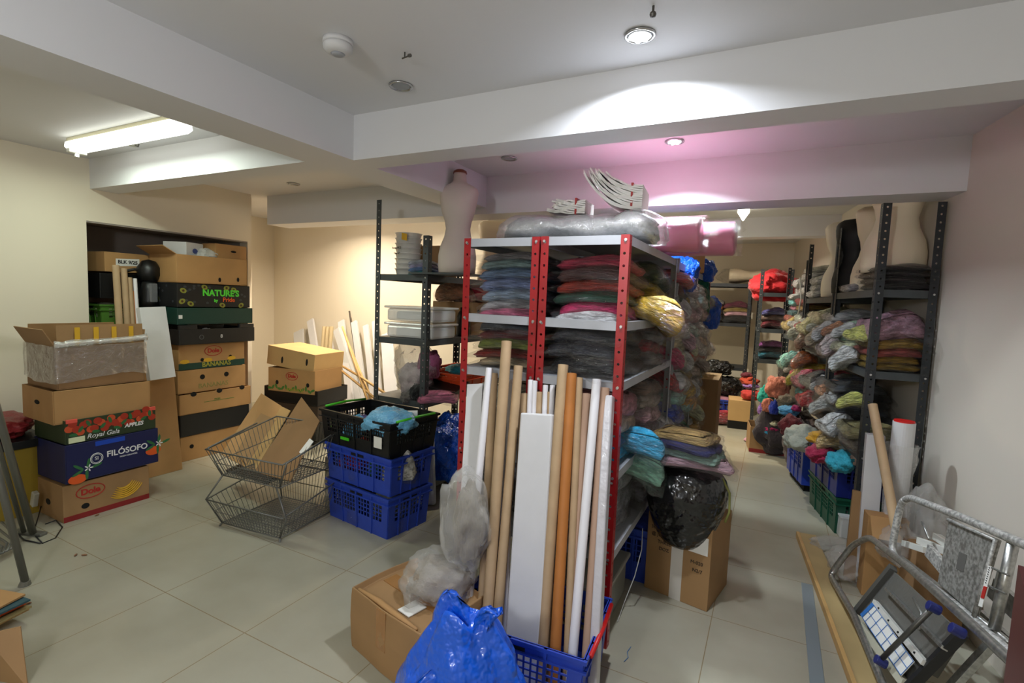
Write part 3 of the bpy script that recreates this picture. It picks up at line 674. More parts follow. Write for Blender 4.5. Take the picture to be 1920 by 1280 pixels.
t=carton('banana_box','banana box with green leaves and yellow lettering, in the column under the black tray','box',(nx,ny-.02,.795),.40,.60,.215,.0,CARD,holes=[('e',-.10,.075,.016,.016),('e',.16,.085,.016,.016)])
obox('green_band',GREENP,.2003,.2008,-.30,.30,.0,.055,t); face_text(t,'BANANAS',.03,.03,.058,K('olive yellow ink','#a8a23a'),.2015,bold=.001)
logo_oval(t,.2006,.0,.15,.062)
for u in (-.2,.0,.22): blotch(t,'yellow_print',YEL,ell(u-.05,.07,.04,.018),faceM('x',.2006))
t=carton('fruit_tray','black fruit tray with low notched front and a white scrap inside','box',(nx+.03,ny,1.015),.44,.70,.13,.02,BLACKC,top='open')
for u in (-.27,.27): obox('raised_corner',BLACKC,.19,.219,u-.075,u+.075,.13,.165,t,bevel=.004)
face_text(t,'8',.02,.06,.045,TXW,.2215); ring_mark(t,K('grey ink','#6a6a6a'),faceM('x',.2205),-.16,.06,.018,.018,.002)
lump('paper_scrap','white paper scrap lying in the black fruit tray','paper',(nx+.15,ny-.05,1.03),.14,.10,.13,'#dcdcd8')
t=carton('fruit_tray','dark green fruit tray under the avocado print box','box',(nx+.02,ny,1.185),.43,.68,.14,-.01,GREENP,top='open')
blotch(t,'white_mark',TXW,[(-.33,.05),(-.30,.05),(-.30,.08),(-.33,.08)],faceM('x',.2155))
t=carton('avocado_box','black box with avocado print and bright green lettering','box',(nx+.0,ny,1.33),.42,.66,.20,.0,BLACKC)
face_text(t,"NATURE'S",.05,.125,.075,TXN,.2125,bold=.003); face_text(t,'Pride',.12,.068,.055,TXO,.2125,bold=.001); face_text(t,'by',.0,.06,.035,TXN,.2125,bold=.002)
rr=random.Random(8)
for u,v in ((-.28,.14),(-.29,.05),(-.10,.175),(.10,.175),(.17,.16),(.06,.02),(.24,.02),(-.22,.03)):
    blotch(t,'avocado_print',K('avocado skin ink','#8a8c34'),ell(u,v,.028,.021,14,0,rr.uniform(-.6,.6)),faceM('x',.2105)); blotch(t,'avocado_stone_print',K('avocado stone ink','#4a2c18'),ell(u,v,.010,.010),faceM('x',.212))
for i in range(26): blotch(t,'grey_berry_print',K('grey fruit ink','#3a3d42'),ell(rr.uniform(-.31,.31),rr.uniform(.02,.19),.013,.010),faceM('x',.2103))
# side face print too
for i in range(10): blotch(t,'grey_berry_print',K('grey fruit ink','#3a3d42'),ell(rr.uniform(-.19,.19),rr.uniform(.02,.18),.013,.010),faceM('y',-.3303))
for u,v in ((-.09,.15),(-.07,.06)): blotch(t,'avocado_print',K('avocado skin ink','#8a8c34'),ell(u,v,.022,.026),faceM('y',-.3304))
t=carton('open_carton','large worn open carton with a torn corner on the avocado print box','box',(nx+.02,ny-.02,1.535),.42,.62,.235,-.03,CARD,top='open',holes=[('e',.05,.04,.012,.02),('e',.22,.05,.012,.02)],flaps=[('s',60,.12)])
t=carton('upright_carton','brown carton end with a dark slot and small red logo standing highest in the column','box',(nx+.05,ny+.19,1.74),.20,.30,.16,.0,CARD,holes=[('e',.02,.10,.028,.010)])
blotch(t,'red_mark',TXR,[(.08,-.12),(.095,-.12),(.095,-.06),(.08,-.06)],faceM('x',.1005)); blotch(t,'green_label',TXG,[(.135,-.10),(.15,-.10),(.15,.0),(.135,.0)],faceM('x',.1006))
t=carton('white_box','white printed box on top of the open carton in the wall opening','box',(nx-.02,2.68,1.735),.22,.20,.15,.35,WHITEP)
blotch(t,'blue_print',K('blue ink','#3c4a8c'),ell(.0,.08,.03,.022),faceM('x',.111))
lump('white_bag','crumpled white printed bag beside the white box in the opening','bag',(nx+.05,2.84,1.73),.22,.26,.13,'#cfcdc8')
carton('storage_box','dark box at the back of the opening behind the white bag','box',(nx-.26,3.0,1.55),.25,.5,.30,0,BLACKC)
# ================================================================ boxes and boards by the cream wall
mx,my=-4.24,3.66
carton('fruit_tray','black crate on the floor under the tilted brown banana boxes','box',(mx,my,0),.62,.44,.22,.12,BLACKP,top='open')
carton('fruit_tray','brown and black tray, second up under the tilted banana boxes','box',(mx+.02,my,.225),.60,.42,.16,.16,K('brown black card','#3a2c20',rough=.6),top='open')
carton('fruit_tray','wide black tray directly under the two brown banana boxes','box',(mx,my+.01,.39),.66,.46,.15,.14,BLACKP,top='open')
t=carton('banana_box','brown banana box with red oval logo and green leaves, on the wide black tray','box',(mx+.02,my-.02,.50),.56,.42,.235,.16,CARD,top='open',holes=[('s',.20,.09,.018,.022),('s',-.17,.09,.018,.022),('w',0,.1,.02,.03)])
logo_oval(t,-.2115,.01,.165,.055,True)
for i in range(14): blotch(t,'leaf_print',TXG,ell(-.26+.04*i,.028+.012*(i%3),.026,.012,10,0,i),faceM('y',-.2112))
text('BANANAS',t,(.05,-.2135,.03),FY,.045,K('olive yellow ink','#a8a23a'))
t=carton('banana_box','tilted plain brown banana box lid, topmost beside the leaning white boards','box',(mx-.01,my+.0,.735),.58,.44,.19,.14,CARDL,holes=[('s',.20,.10,.013,.035),('s',-.10,.07,.013,.035)])
t.rotation_euler=(0,rad(6),.14)
# leaning white boards and sticks
bd=[ # head x,y ; foot x,y px ; width ; material ; thickness
 (582,600,612,800,.10,WHITEP,.03,'white board leaning at the end of the row, beside the tilted brown box'),
 (613,640,640,800,.16,WHITEP,.02,'wide white board behind the brown wooden sticks'),
 (632,618,690,800,.09,K('grey white board','#c9c9c8',rough=.5),.05,'greyish white board with a square end, standing in front of the wide one'),
 (640,602,660,780,.09,WHITEP,.03,'white board with a striped card roll beside its head'),
 (664,603,690,790,.08,WHITEP,.03,'narrow white board behind the longest wooden stick'),
 (686,610,705,800,.07,WHITEP,.03,'white board just before the grey rack post'),
 (702,602,716,800,.06,WHITEP,.03,'white board half hidden by the grey rack post'),
 (725,625,738,800,.16,WHITEP,.02,'broad white board seen through the lower shelves of the grey rack')]
for i,(a,b,c,d,w,m,th,lb) in enumerate(bd):
    Yh=4.67-(i%3)*.05; T_=at(a,b,Y=Yh); Bp=at(c,d,Y=4.22-(i%2)*.06); Bp=Bp+(Bp-T_)*((Bp.z-.01)/(T_.z-Bp.z)) if Bp.z>.01 else Bp
    slab('white_board',lb,'board',Bp,T_,w,th,m,side=V((1,0,0)))
slab('grey_board','short grey white board low behind the tilted brown box','board',(-5.0,4.25,0),at(560,620,Y=4.66),.16,.02,K('grey white board','#c9c9c8',rough=.5),side=V((1,0,0)))
sticks=[((655,648),(700,760),'longest wooden stick leaning towards the grey rack'),((642,612),(685,740),'pale wooden stick beside the square ended board'),((622,680),(700,745),'wooden stick lying across the boards, upper one of the crossed pair'),((640,685),(698,722),'wooden stick lying across the boards, lower one of the crossed pair'),((612,730),(628,775),'dark brown stick low beside the wide white board')]
for i,(a,b,lb) in enumerate(sticks):
    A=at(*b,Y=4.0); B=at(*a,Y=4.16-.02*i); A=A+(A-B)*((A.z-.01)/max(.02,(B.z-A.z))) if i<2 else A+(A-B).normalized()*.25
    if i==4: A=at(630,790,Y=4.0)
    o=MB().tube([A,A.lerp(B,.5)+V((0,0,.01)),B],[.014,.014,.012],8).build('wooden_stick',WOOD if i<4 else K('dark wood','#5a4024'),smooth=True); tag(o,lb,'stick')
A=at(655,603,Y=4.2); tube_thing('dark thin pole rising above the row of white boards',(A.x+.02,4.45,0),at(655,583,Y=4.66),.010,K('dark pole','#4a4034'))
for k in range(3):
    A=at(608+7*k,612,Y=4.3); tube_thing(f'striped cream card roll, {["first","second","third"][k]} beyond the leaning end board',(A.x+.06,4.15,.0),A,.022,K('cream card roll','#c8b48c',rough=.7))

# ---------------------------------------------------------------- stacking wire baskets
ang=math.atan2(1.961-1.946,.493)  # almost parallel to the room
t=thing('wire_basket','two tier stacking wire basket on the tiles with a flattened carton in it','wire basket',(-2.80,2.22,0),.10)
def tier(t,z0,w,d,h,fl,zn):
    # floor narrower than the mouth, low front
    a,b=w/2,d/2; A,B=a*.80,b*.86
    F=[V((-A,-B,z0)),V((A,-B,z0)),V((A,B,z0)),V((-A,B,z0))]; T=[V((-a-.03,-b,z0+h*.62)),V((a,-b,z0+h*.62)),V((a,b,z0+h)),V((-a-.03,b,z0+h))]
    MB().tube(F,.0045,6,closed=True).tube(T,.0055,6,closed=True).build(zn+'_frame',WIRE,t,smooth=True)
    mb=MB(); n=26
    for i in range(1,n): f=i/n; mb.cyl(F[0].lerp(F[1],f),F[3].lerp(F[2],f),.0018,5)
    m_=18
    for i in range(1,m_): f=i/m_; mb.cyl(F[0].lerp(F[3],f),F[1].lerp(F[2],f),.0018,5)
    mb.build('floor_grid',WIRE,t)
    for s in range(4):
        p0,p1,q0,q1=F[s],F[(s+1)%4],T[s],T[(s+1)%4]; mb=MB(); n=22 if s%2==0 else 16
        for i in range(0,n+1): f=i/n; mb.cyl(p0.lerp(p1,f),q0.lerp(q1,f),.0019,5)
        mb.cyl(p0.lerp(q0,.5),p1.lerp(q1,.5),.003,5)
        mb.build('side_grid',WIRE,t)
tier(t,.02,.60,.56,.24,0,'lower'); tier(t,.33,.60,.56,.26,0,'upper')
for sx in (-1,1):
    for P_ in ([V((sx*.24,-.24,.02)),V((sx*.33,-.28,.17)),V((sx*.22,-.25,.335))],[V((sx*.24,.24,.02)),V((sx*.33,.28,.26)),V((sx*.22,.25,.335))],[V((sx*.24,-.24,.335)),V((sx*.32,-.27,.50)),V((sx*.32,.1,.58))]):
        MB().tube(P_,.0055,6).build('upright_wire',WIRE,t,smooth=True)
for sx in (-1,1):
    for sy in (-1,1): MB().tube([V((sx*.24,sy*.24,.02)),V((sx*.25,sy*.25,.0))],.006,6).build('foot',WIRE,t)
# flattened carton, folded into a W, leaning in the basket
M_=faceM
t=thing('flattened_carton','flattened brown carton folded open and leaning in the upper wire basket','cardboard',(0,0,0))
def quad(ps,name,m,th=.006,parent=None):
    ps=[V(p) for p in ps]; n=(ps[1]-ps[0]).cross(ps[-1]-ps[0]).normalized()*th
    return MB().add(ps+[p+n for p in ps],[(0,1,2,3),(7,6,5,4),(0,4,5,1),(1,5,6,2),(2,6,7,3),(3,7,4,0)]).build(name,m,parent)
a1=at(415,852,Y=2.22); a2=at(490,738,Y=2.75); a3=at(528,762,Y=2.80); a4=at(458,875,Y=2.26)
quad([a1,a4,a3,a2],'side_panel',CARD,parent=t)
b3=at(478,885,Y=2.12); b2=at(545,770,Y=2.70); b4=at(575,762,Y=2.62); b5=at(600,790,Y=2.45); b6=at(545,903,Y=2.06)
quad([a4,b3,b2,a3],'base_panel',CARDL,parent=t)
quad([b3,b6,b5,at(566,745,Y=2.72)],'front_panel',CARDD,parent=t)
quad([at(440,845,Y=2.30),at(470,880,Y=2.24),at(520,790,Y=2.62),at(490,775,Y=2.62)],'inner_flap',CARDB,parent=t)
q=at(572,838,Y=2.235); 
lab=quad([at(561,848,Y=2.222),at(568,855,Y=2.215),at(588,828,Y=2.315),at(581,822,Y=2.32)],'shipping_label',PAPER,.004,t)
o=quad([at(425,885,Y=2.35),at(500,908,Y=2.2),at(540,885,Y=2.4),at(470,865,Y=2.55)],'black_tray',BLACKP,.02); tag(o,'thin black tray under the flattened carton in the wire basket','tray'); 
t=thing('green_bag','bright green and black shopping bag squeezed behind the upper wire basket','bag',(-2.68,2.74,.30),.1)
MB().box(-.16,.16,-.07,.07,0,.30).build('bag_body',K('lime bag','#86c42c',rough=.5),t,bevel=.03); MB().box(-.12,.06,-.072,-.07,.08,.30).build('black_panel',BLACKC,t)
carton('storage_box','white box with a black picture behind the lower wire basket','box',(-2.70,2.75,0),.34,.18,.295,.1,K('white print box','#cfcac0',rough=.5))
# ---------------------------------------------------------------- pile of plastic crates
crz=math.atan2(2.352-2.43,-2.012+2.61)
cX,cY=-2.27,2.56
t=crate('blue plastic crate on the tiles, lower one under the black lidded crate',(cX,cY,0),.60,.36,.262,crz+.0)
t=crate('upper blue plastic crate carrying the black crate, bits of film inside',(cX,cY,.27),.62,.36,.24,crz+.02,BLUEC)
for k,(dx,dy) in enumerate(((-.15,.0),(.05,.04),(.2,-.03))):
    pack(('red trimmed','green','silvery')[k]+' bagged garment inside the upper blue crate',(cX+dx,cY+dy,.31),.22,.26,.15,('#a02020','#3a6a4a','#9a9890')[k],.3*k)
for k,(dx,dy) in enumerate(((-.12,.0),(.12,.03))):
    pack(('dark','grey')[k]+' bagged garment inside the lower blue crate',(cX+dx,cY+dy,.03),.24,.28,.20,('#26282a','#6a6c68')[k],.3*k)
t=crate('black plastic crate with green handle bars on top of the two blue crates',(cX-.02,cY+.02,.505),.66,.42,.225,crz+.02,BLACKP,cell=.022)
for s in (-1,1): MB().tube([V((s*.338,-.17,.232)),V((s*.345,0,.238)),V((s*.338,.17,.232))],.008,8).build('handle_bar',LIMEC,t,smooth=True)
blotch(t,'paper_label',PAPER,[(.19,.06),(.26,.06),(.26,.13),(.19,.13)],faceM('y',-.213)); obox('green_clip',LIMEC,-.12,-.04,-.219,-.213,.055,.072,t)
tube_thing('white film roll lying in the black crate',(cX+.02,cY-.02,.69),(cX+.22,cY+.12,.70),.045,K('white film roll','#dfe3e6',rough=.4),name='film_roll',cat='roll')
lump('plastic_bag','pale blue plastic bag spilling over the edge of the black crate','bag',(cX+.17,cY-.10,.62),.34,.26,.20,'#6fb6e0',.4,m=LBLUE,k=2)
lump('plastic_bag','small pale blue plastic bag inside the front of the black crate','bag',(cX-.12,cY-.10,.56),.16,.12,.17,'#6fb6e0',.9,m=LBLUE,k=4)
lump('purple_cloth','purple and white cloth in the far corner of the black crate','cloth',(cX-.18,cY+.10,.54),.22,.18,.14,'#4a3c80',k=1)

# ================================================================ dark grey rack left of the red shelving
GX,GY=-2.68,2.95
t=rack('dark grey perforated steel rack carrying the cream torso and clear tubs',(GX,GY,0),.48,1.12,[1.655,1.185,.735,.10],[2.20,1.93,2.02,2.02],0,GREYST,GREYST,fw_=.045)
TUBM=FILMT
t=thing('tub_stack','tall stack of nested clear plastic tubs with handwriting on the grey rack','tub',(-2.52,3.13,1.656))
for k in range(8):
    z=k*.038; u=MB(); u.lathe([(.085,z),(.098,z+.046),(.103,z+.046),(.103,z+.050),(.094,z+.050),(.082,z+.004)],n=28,cap=False); u.build('tub',TUBM,t,smooth=True)
text('Bowls M.22',t,(-.03,-.103,.20),(PI/2,0,-.2),.022,TXK); text('Dips -P',t,(-.03,-.101,.16),(PI/2,0,-.2),.022,TXK)
blotch(t,'yellow_label',YEL,[(.02,.26),(.07,.25),(.07,.30),(.02,.31)],faceM('y',-.108))
stack('of folded cloths beside the clear tubs',-2.36,3.14,1.656,.22,.2,[('teal','#3c8c90',.018),('blue','#5a78a8',.02),('lilac','#9a94b8',.02),('pale grey','#9fa4b4',.02)],sleeve=False,noun='folded cloth',cat='cloth')
carton('cardboard_box','brown box on the grey rack between the tubs and the cream torso','box',(-2.50,3.46,1.656),.26,.24,.25,.1,CARDB)
t=thing('shelf_board','grey board laid across the grey rack that carries the cream dress form','board',(-2.10,3.05,1.657))
obox('panel',GREYST,-.24,.24,-.14,.14,0,.012,t)
torso('cream dress form with a dark neck cap standing just below the ceiling beams',(-2.00,3.02,1.671),rad(22),.69,K('pale cloth torso','#cfc3ba',rough=.75,var=.04),hw=.128,bust=.0)
torso('second cream dress form standing behind the clear light, left of the red rack',(-2.25,3.95,1.656),.4,.60,CREAM2,neck=False,hw=.14)
film_=thing('clear_bag','small clear bag of goods beside the second dress form','bag',(-1.98,4.2,1.60)); film_lump(film_,.2,.2,.22,k=2,m=FILMH)
# shelf 1.185
for k,z in enumerate((1.186,1.31)):
    t=thing('storage_tub',('lower','upper')[k]+' clear lidded storage tub on the middle shelf of the grey rack','tub',(-2.40,3.16,z),.03)
    MB().box(-.21,.21,-.16,.16,0,.095).build('tub_body',TUBM,t,bevel=.02); MB().box(-.225,.225,-.175,.175,.095,.112).build('lid',TUBM,t,bevel=.006)
    MB().box(-.16,.16,-.12,.12,.01,.07).build('contents',K('pale contents','#cfc8c0' if k else '#bfb6c0',rough=.6),t,bevel=.02)
t=thing('flask','black flask with a clear cap on the middle shelf of the grey rack','flask',(-2.27,3.55,1.186))
MB().lathe([(.055,0),(.058,.02),(.058,.16),(.04,.20),(.03,.21),(.03,.235),(.002,.24)]).build('body',BLACKP,t,smooth=True)
t=carton('cardboard_box','large brown box on the middle shelf behind the black flask','box',(-2.45,3.85,1.186),.40,.42,.28,0,CARDB,holes=[('e',-.1,.2,.02,.02),('e',.08,.2,.02,.02)])
for k,(x,y,c,hx,w) in enumerate(((-2.42,3.62,'orange brown','#7a4a30',.3),(-2.30,3.82,'crimson','#98142c',.4),(-2.34,3.98,'dark red','#701424',.35))):
    pack(c+' bagged garment on top of the large brown box, grey rack',(x+.02,y,1.475),w,.26,.12,hx,.1*k)
# shelf .735
t=thing('garment_bag','clear bag of pink and white lace standing on the lower shelf of the grey rack','bag',(-2.47,3.18,.736))
inst(LUMPS[1],'lace',t,(0,0,0),(0,0,.5),(.26,.22,.30),cmat('#c8b4b4')); inst(LUMPS[2],'pink_lace',t,(.09,.06,.12),(0,0,1.5),(.20,.18,.28),cmat('#b0587c')); film_lump(t,.36,.30,.48,k=3,m=FILMH)
t=crate('bright orange plastic tray on the lower shelf of the grey rack',(-2.34,3.62,.80),.46,.60,.10,0,K('orange plastic','#d8481c',rough=.45),lat=(.5,.8))
lump('teal_cloth','teal crumpled cloth lying in the orange tray','cloth',(-2.30,3.66,.84),.38,.34,.11,'#14808c')
t=thing('black_tray','black rectangular tray leaning on the orange tray, grey rack','tray',(-2.25,3.24,.80),.1,rot=(rad(12),rad(6),.1))
MB().box(-.17,.17,-.11,.11,0,.008).box(-.18,.18,-.12,-.11,0,.04).box(-.18,.18,.11,.12,0,.04).box(-.18,-.17,-.11,.11,0,.04).box(.17,.18,-.11,.11,0,.04).build('tray_body',BLACKP,t)
pack('pink lace bagged garment hanging off the lower shelf of the grey rack',(-2.15,3.06,.74),.30,.22,.05,'#b0607c',.5,tilt=rad(8))
lump('wool_hat','black woolly hat lying on the lower shelf by the rack post','hat',(-2.31,3.0,.738),.11,.11,.12,'#101012')
lump('grey_fur','grey fluffy trim below the black woolly hat','cloth',(-2.38,2.99,.70),.12,.12,.10,'#5a5450')
# below the grey rack
lump('plastic_bag','blue plastic bag under the grey rack beside the red post','bag',(-2.20,3.25,.11),.42,.5,.52,'#0b48b0',m=BLUEB,k=3)
slab('display_panel','white rounded panel standing against the grey rack behind the blue crates','panel',(-2.13,2.92,.0),(-2.19,2.94,.62),.14,.05,K('white panel print','#cfd4da',rough=.5,var=.1,vscale=20),bevel=.02,side=V((1,.2,0)))
stack('under the grey rack',-2.45,3.3,.105,.36,.4,[('dark pink','#7a4458',.12),('grey','#6a6460',.12),('black','#1c1c1e',.12)])
# ================================================================ red and grey shelving
HS=[1.783,1.426,1.17,.78,.42]
R1=rack('red posted grey shelving, the bay nearest the blue crates',(-1.342,2.085,0),.395,1.16,HS,1.785,0,LGREY,LGREY,front_m=REDST,lip=.038)
R2=rack('red posted grey shelving, the bay beside the aisle',(-.935,2.078,0),.393,1.16,HS,1.785,0,LGREY,LGREY,front_m=REDST,lip=.038)
def G(s): return s
# second shelf (1.426): two tall piles in front
stack('on the far side, second shelf',-1.145,2.40,1.427,.34,.50,[('silver grey','#8c8a8c',.05),('ice blue','#8a9cb8',.045),('lavender blue','#6c7aa0',.045),('steel blue','#5c7290',.04),('grey green','#6c8484',.035),('smoky grey','#6a6668',.03)])
stack('on the aisle side, second shelf',-.74,2.40,1.427,.345,.50,[('magenta','#a41c50',.05),('bottle green','#1c4c3c',.035),('brick red','#9c3424',.04),('brown floral','#4a3430',.045),('rose','#a03048',.035)])
pack('smoky grey bagged garment behind the rose one on the second shelf',(-1.0,2.95,1.427),.5,.4,.25,'#5a5456',.1)
stack('at the back, aisle side, second shelf',-.72,2.95,1.427,.36,.42,[('wine','#3c1c24',.06),('mustard','#8a7420',.07),('dark green','#0c2a22',.07)])
pack('mustard yellow bagged garment slipping off the second shelf into the aisle',(-.56,2.62,1.405),.30,.40,.10,'#b8901c',.25,roll=rad(24),shiny=True)
# third shelf (1.17)
stack('on the far side, third shelf',-1.14,2.36,1.172,.345,.5,[('peach','#c8a080',.03),('deep red','#7c2420',.03),('olive green','#6c7834',.04),('maroon','#5a1c20',.03),('navy','#1c2430',.04),('pink brocade','#a8506c',.04)])
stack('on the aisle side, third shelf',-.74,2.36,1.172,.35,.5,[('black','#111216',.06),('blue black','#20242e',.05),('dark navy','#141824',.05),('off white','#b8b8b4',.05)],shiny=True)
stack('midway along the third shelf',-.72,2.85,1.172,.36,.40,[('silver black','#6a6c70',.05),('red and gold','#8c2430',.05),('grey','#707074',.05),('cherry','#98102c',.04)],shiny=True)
# fourth shelf (.78)
stack('at the red post on the fourth shelf',-.74,2.36,.783,.35,.46,[('turquoise','#1c84b4',.05),('bright blue','#2470b8',.04),('beige','#b09a88',.07),('old rose','#a8707c',.08)])
stack('further in on the fourth shelf',-.72,2.85,.783,.38,.44,[('plum grey','#7c6870',.07),('pale pink','#c08c98',.08),('taupe','#8c8078',.08),('brown','#6a5448',.06)],shiny=True)
stack('behind the tubes on the fourth shelf',-1.14,2.4,.783,.34,.5,[('grey','#77757a',.1),('cream','#b8ac98',.1)])
# fifth shelf (.42)
stack('at the red post on the lowest shelf',-.74,2.36,.423,.35,.46,[('silver','#8a8a90',.08),('pewter','#74747a',.08),('chrome grey','#9a9aa0',.08)],shiny=True)
pack('mint green bagged garment sliding off the fifth shelf towards the black bag',(-.58,2.52,.66),.28,.30,.09,'#7cb49c',.3,roll=rad(22),shiny=True)
pack('turquoise bagged garment poking out over the fourth shelf edge',(-.56,2.42,.80),.30,.22,.08,'#1c88c0',.2,roll=rad(12),shiny=True)
stack('further in on the lowest shelf',-.72,2.85,.423,.36,.44,[('gunmetal','#5c5c62',.1),('dark grey','#3a3a40',.1)],shiny=True)
stack('behind the tubes on the lowest shelf',-1.14,2.4,.423,.34,.5,[('black','#202022',.12),('grey','#55565a',.1)])
# on top: bubble wrapped roll, foam sheets, pink rolls
t=thing('bubble_wrap_bundle','long bundle in bubble wrap on top of the red and grey shelving','packaging',(-.93,2.52,1.79),.08)
rings=[]
for i in range(33):
    u=-.42+.86*i/32; e=min(1,(1-abs(u-.01)/.445)*5); e=max(.12,e)**.5; ring=[]
    for k in range(28):
        a=2*PI*k/28; ry=.20*e*(1+.10*nz((u*3,math.cos(a),math.sin(a)),2,3)); rz=(.075 if u<.25 else .085)*(.6+.4*e)*(1+.18*nz((u*2,math.cos(a),math.sin(a)),2.5,5))
        ring.append(V((u+.02*nz((0,math.cos(a),math.sin(a)),3,8),ry*math.cos(a),max(0,rz*(1+math.sin(a))+.010*nz((u*14,a*3,0),1,1)))))
    rings.append(ring)
MB().loft(rings).build('bubble_wrap',BUBBLE,t,smooth=True)
MB().loft([[p*.90+V((0,0,.006)) for p in r] for r in rings]).build('grey_contents',crinkle(K('grey contents','#8e8c86',rough=.5,var=.35,vscale=30,detail=6,coat=1,bump=.5,bscale=60,bdist=.006),34,.9,.02,.12),t,smooth=True)
def foam(label,p0,dx,dz,w,n,curl,rz,band,flen):
    t=thing('foam_sheets',label,'foam sheets',p0,rz)
    for i in range(n):
        mb=MB(); rings=[]; m=14; L=flen*(1-.03*i+.06*math.sin(i*2.3)); c=curl*(1+.05*i)*(1-i*.045)
        for k in range(m+1):
            s=k/m*L; a=c*s/L; x=-(L/c)*math.sin(a) if abs(c)>.01 else -s; z=(L/c)*(1-math.cos(a)) if abs(c)>.01 else 0
            wv=w*(1-.10*k/m)+.02*math.sin(k+i)*(k/m)
            q=[V((x-.0015,y,z+i*.0085+.002*math.sin(k*.8+i))) for y in (-wv,wv)]; rings.append([q[0],q[1],q[1]+V((.003,0,.0075)),q[0]+V((.003,0,.0075))])
        mb.loft(rings).build('foam_sheet',FOAM,t)
    MB().box(-.055,-.045,-w*.98,w*.98,-.002,n*.0085+.012).build('red_band',TXR,t)
    return t
foam('fan of white foam sheets curling upwards on the bubble wrapped bundle',(-.60,2.56,1.945),1,1,.12,14,1.15,.10,1,.36)
foam('low bundle of white foam sheets tied with a red band, on the bubble wrap',(-.88,2.54,1.945),1,1,.08,8,.18,.05,1,.20)
def roll(label,c,dirv,L,r,rz=0):
    t=thing('packing_roll',label,'roll',V(c)+V((0,0,.012)),rz); d=V((1,0,0))
    mb=MB(); n=36; R=lambda rr,x:[V((x,rr*math.cos(2*PI*k/n),r+rr*math.sin(2*PI*k/n))) for k in range(n)]
    mb.loft([R(.018,0),R(r-.012,0.0),R(r,.01),R(r,L-.01),R(r-.012,L),R(.018,L)]).build('pink_roll',PINK,t,smooth=True)
    f=MB(); rg=[]
    for i in range(15):
        x=-.03+(L+.06)*i/14; rg.append([V((x+.02*nz((k,0,0),1,2),(r+.004+.010*abs(nz((x,math.cos(k),math.sin(k)),5,1))+(.01 if i in(0,14) else 0))*math.cos(2*PI*k/30),r+.002+(r+.003+.008*abs(nz((x,math.cos(k),math.sin(k)),5,2)))*math.sin(2*PI*k/30))) for k in range(30)])
    f.loft(rg,cap=False).build('plastic_wrap',film('roll wrap',opac=.02,gloss=.5,rough=.1,bscale=30),t,smooth=True)
    return t
e1=at(1312,432,Y=2.92); roll('pink packing roll in clear wrap on the red shelving, the one nearer the bubble wrap',(e1.x-1.16,3.02,1.79),None,1.16,.096,-.03)
e2=at(1380,440,Y=3.18); roll('pink packing roll in clear wrap reaching further over the aisle',(e2.x-1.1,3.24,1.79),None,1.1,.096,-.05)

# ================================================================ further racks on the same side of the aisle
R3=rack('grey steel shelving right behind the red posted bays, heaped with glossy packs',(-.945,3.32,0),.40,.92,[1.78,1.40,1.10,.75,.38],[1.80]*4,0,LGREY,LGREY)
R4=rack('grey steel shelving further down the aisle behind the hanging blue bags',(-.96,4.30,0),.40,.95,[1.78,1.40,1.08,.72,.36],[1.83]*4,0,LGREY,GREYST)
R6=rack('grey steel shelving in the middle of the store, behind the dark grey rack',(-1.78,3.45,0),.42,1.0,[1.62,1.2,.8,.4],[1.80]*4,0,GREYST,GREYST)
R5=rack('dark steel shelving standing against the back wall',(-1.0,7.55,0),.72,.45,[1.84,1.30,.70],[1.88]*4,0,CHARST,CHARST)
aisle=[ # y, z, shelf word, items
 (3.5,1.402,[('burgundy','#5c1c28',.06),('forest green','#24443a',.06),('black cherry','#3c181c',.06),('red','#9c2420',.05)]),
 (3.5,1.102,[('ivory','#c8bca0',.08),('champagne','#c4a888',.08),('white','#c8c6c2',.07)]),
 (3.5,.752,[('cobalt','#2c44a8',.08),('sea green','#84b0a4',.08),('silver','#b4b4b6',.08)]),
 (3.5,.382,[('pale green','#a0bcac',.08),('bronze','#8c5c20',.07),('grey','#8c8c8e',.07)]),
 (3.95,1.402,[('rose pink','#c88c9c',.07),('light grey','#b4b4b4',.06),('baby pink','#d0a4ac',.06)]),
 (3.95,1.102,[('scarlet','#a82c20',.07),('pearl','#cac4b8',.07),('pale teal','#94b4ac',.06)]),
 (3.95,.752,[('amber','#b87c1c',.08),('silver white','#c4c4c4',.08),('olive','#7c7440',.06)]),
 (3.95,.382,[('gold','#b8881c',.09),('cream','#c8bca4',.08)]),
 (4.5,1.402,[('grey pink','#b8949c',.07),('mint','#9cc0b0',.07),('white gold','#cfc8b0',.06)]),
 (4.5,1.082,[('crimson','#901c28',.07),('peach','#c8a08c',.07),('white','#cfcfcb',.07)]),
 (4.5,.722,[('yellow gold','#b88c28',.08),('smoke','#7c7c80',.07),('blush','#c8a8a8',.06)]),
 (4.5,.362,[('sand','#b8a888',.08),('brown gold','#94702c',.08)]),
 (4.98,1.402,[('dusty pink','#bc90a0',.07),('black','#222226',.06)]),
 (4.98,1.082,[('white lace','#d0ccc6',.08),('lilac','#a898b8',.07)]),
 (4.98,.722,[('ecru','#c0b090',.09),('grey green','#8ca090',.08)])]
shn={1.402:'second',1.102:'third',.752:'fourth',.382:'lowest',1.082:'third',.722:'fourth',.362:'lowest'}
run={3.5:'start of first grey bay',3.95:'end of first grey bay',4.5:'start of second grey bay',4.98:'end of second grey bay'}
for y,z,it in aisle:
    stack(f'on the {shn[z]} shelf, {run[y]}',-.71,y,z,.44,.40,it,jit=.035,shiny=True)
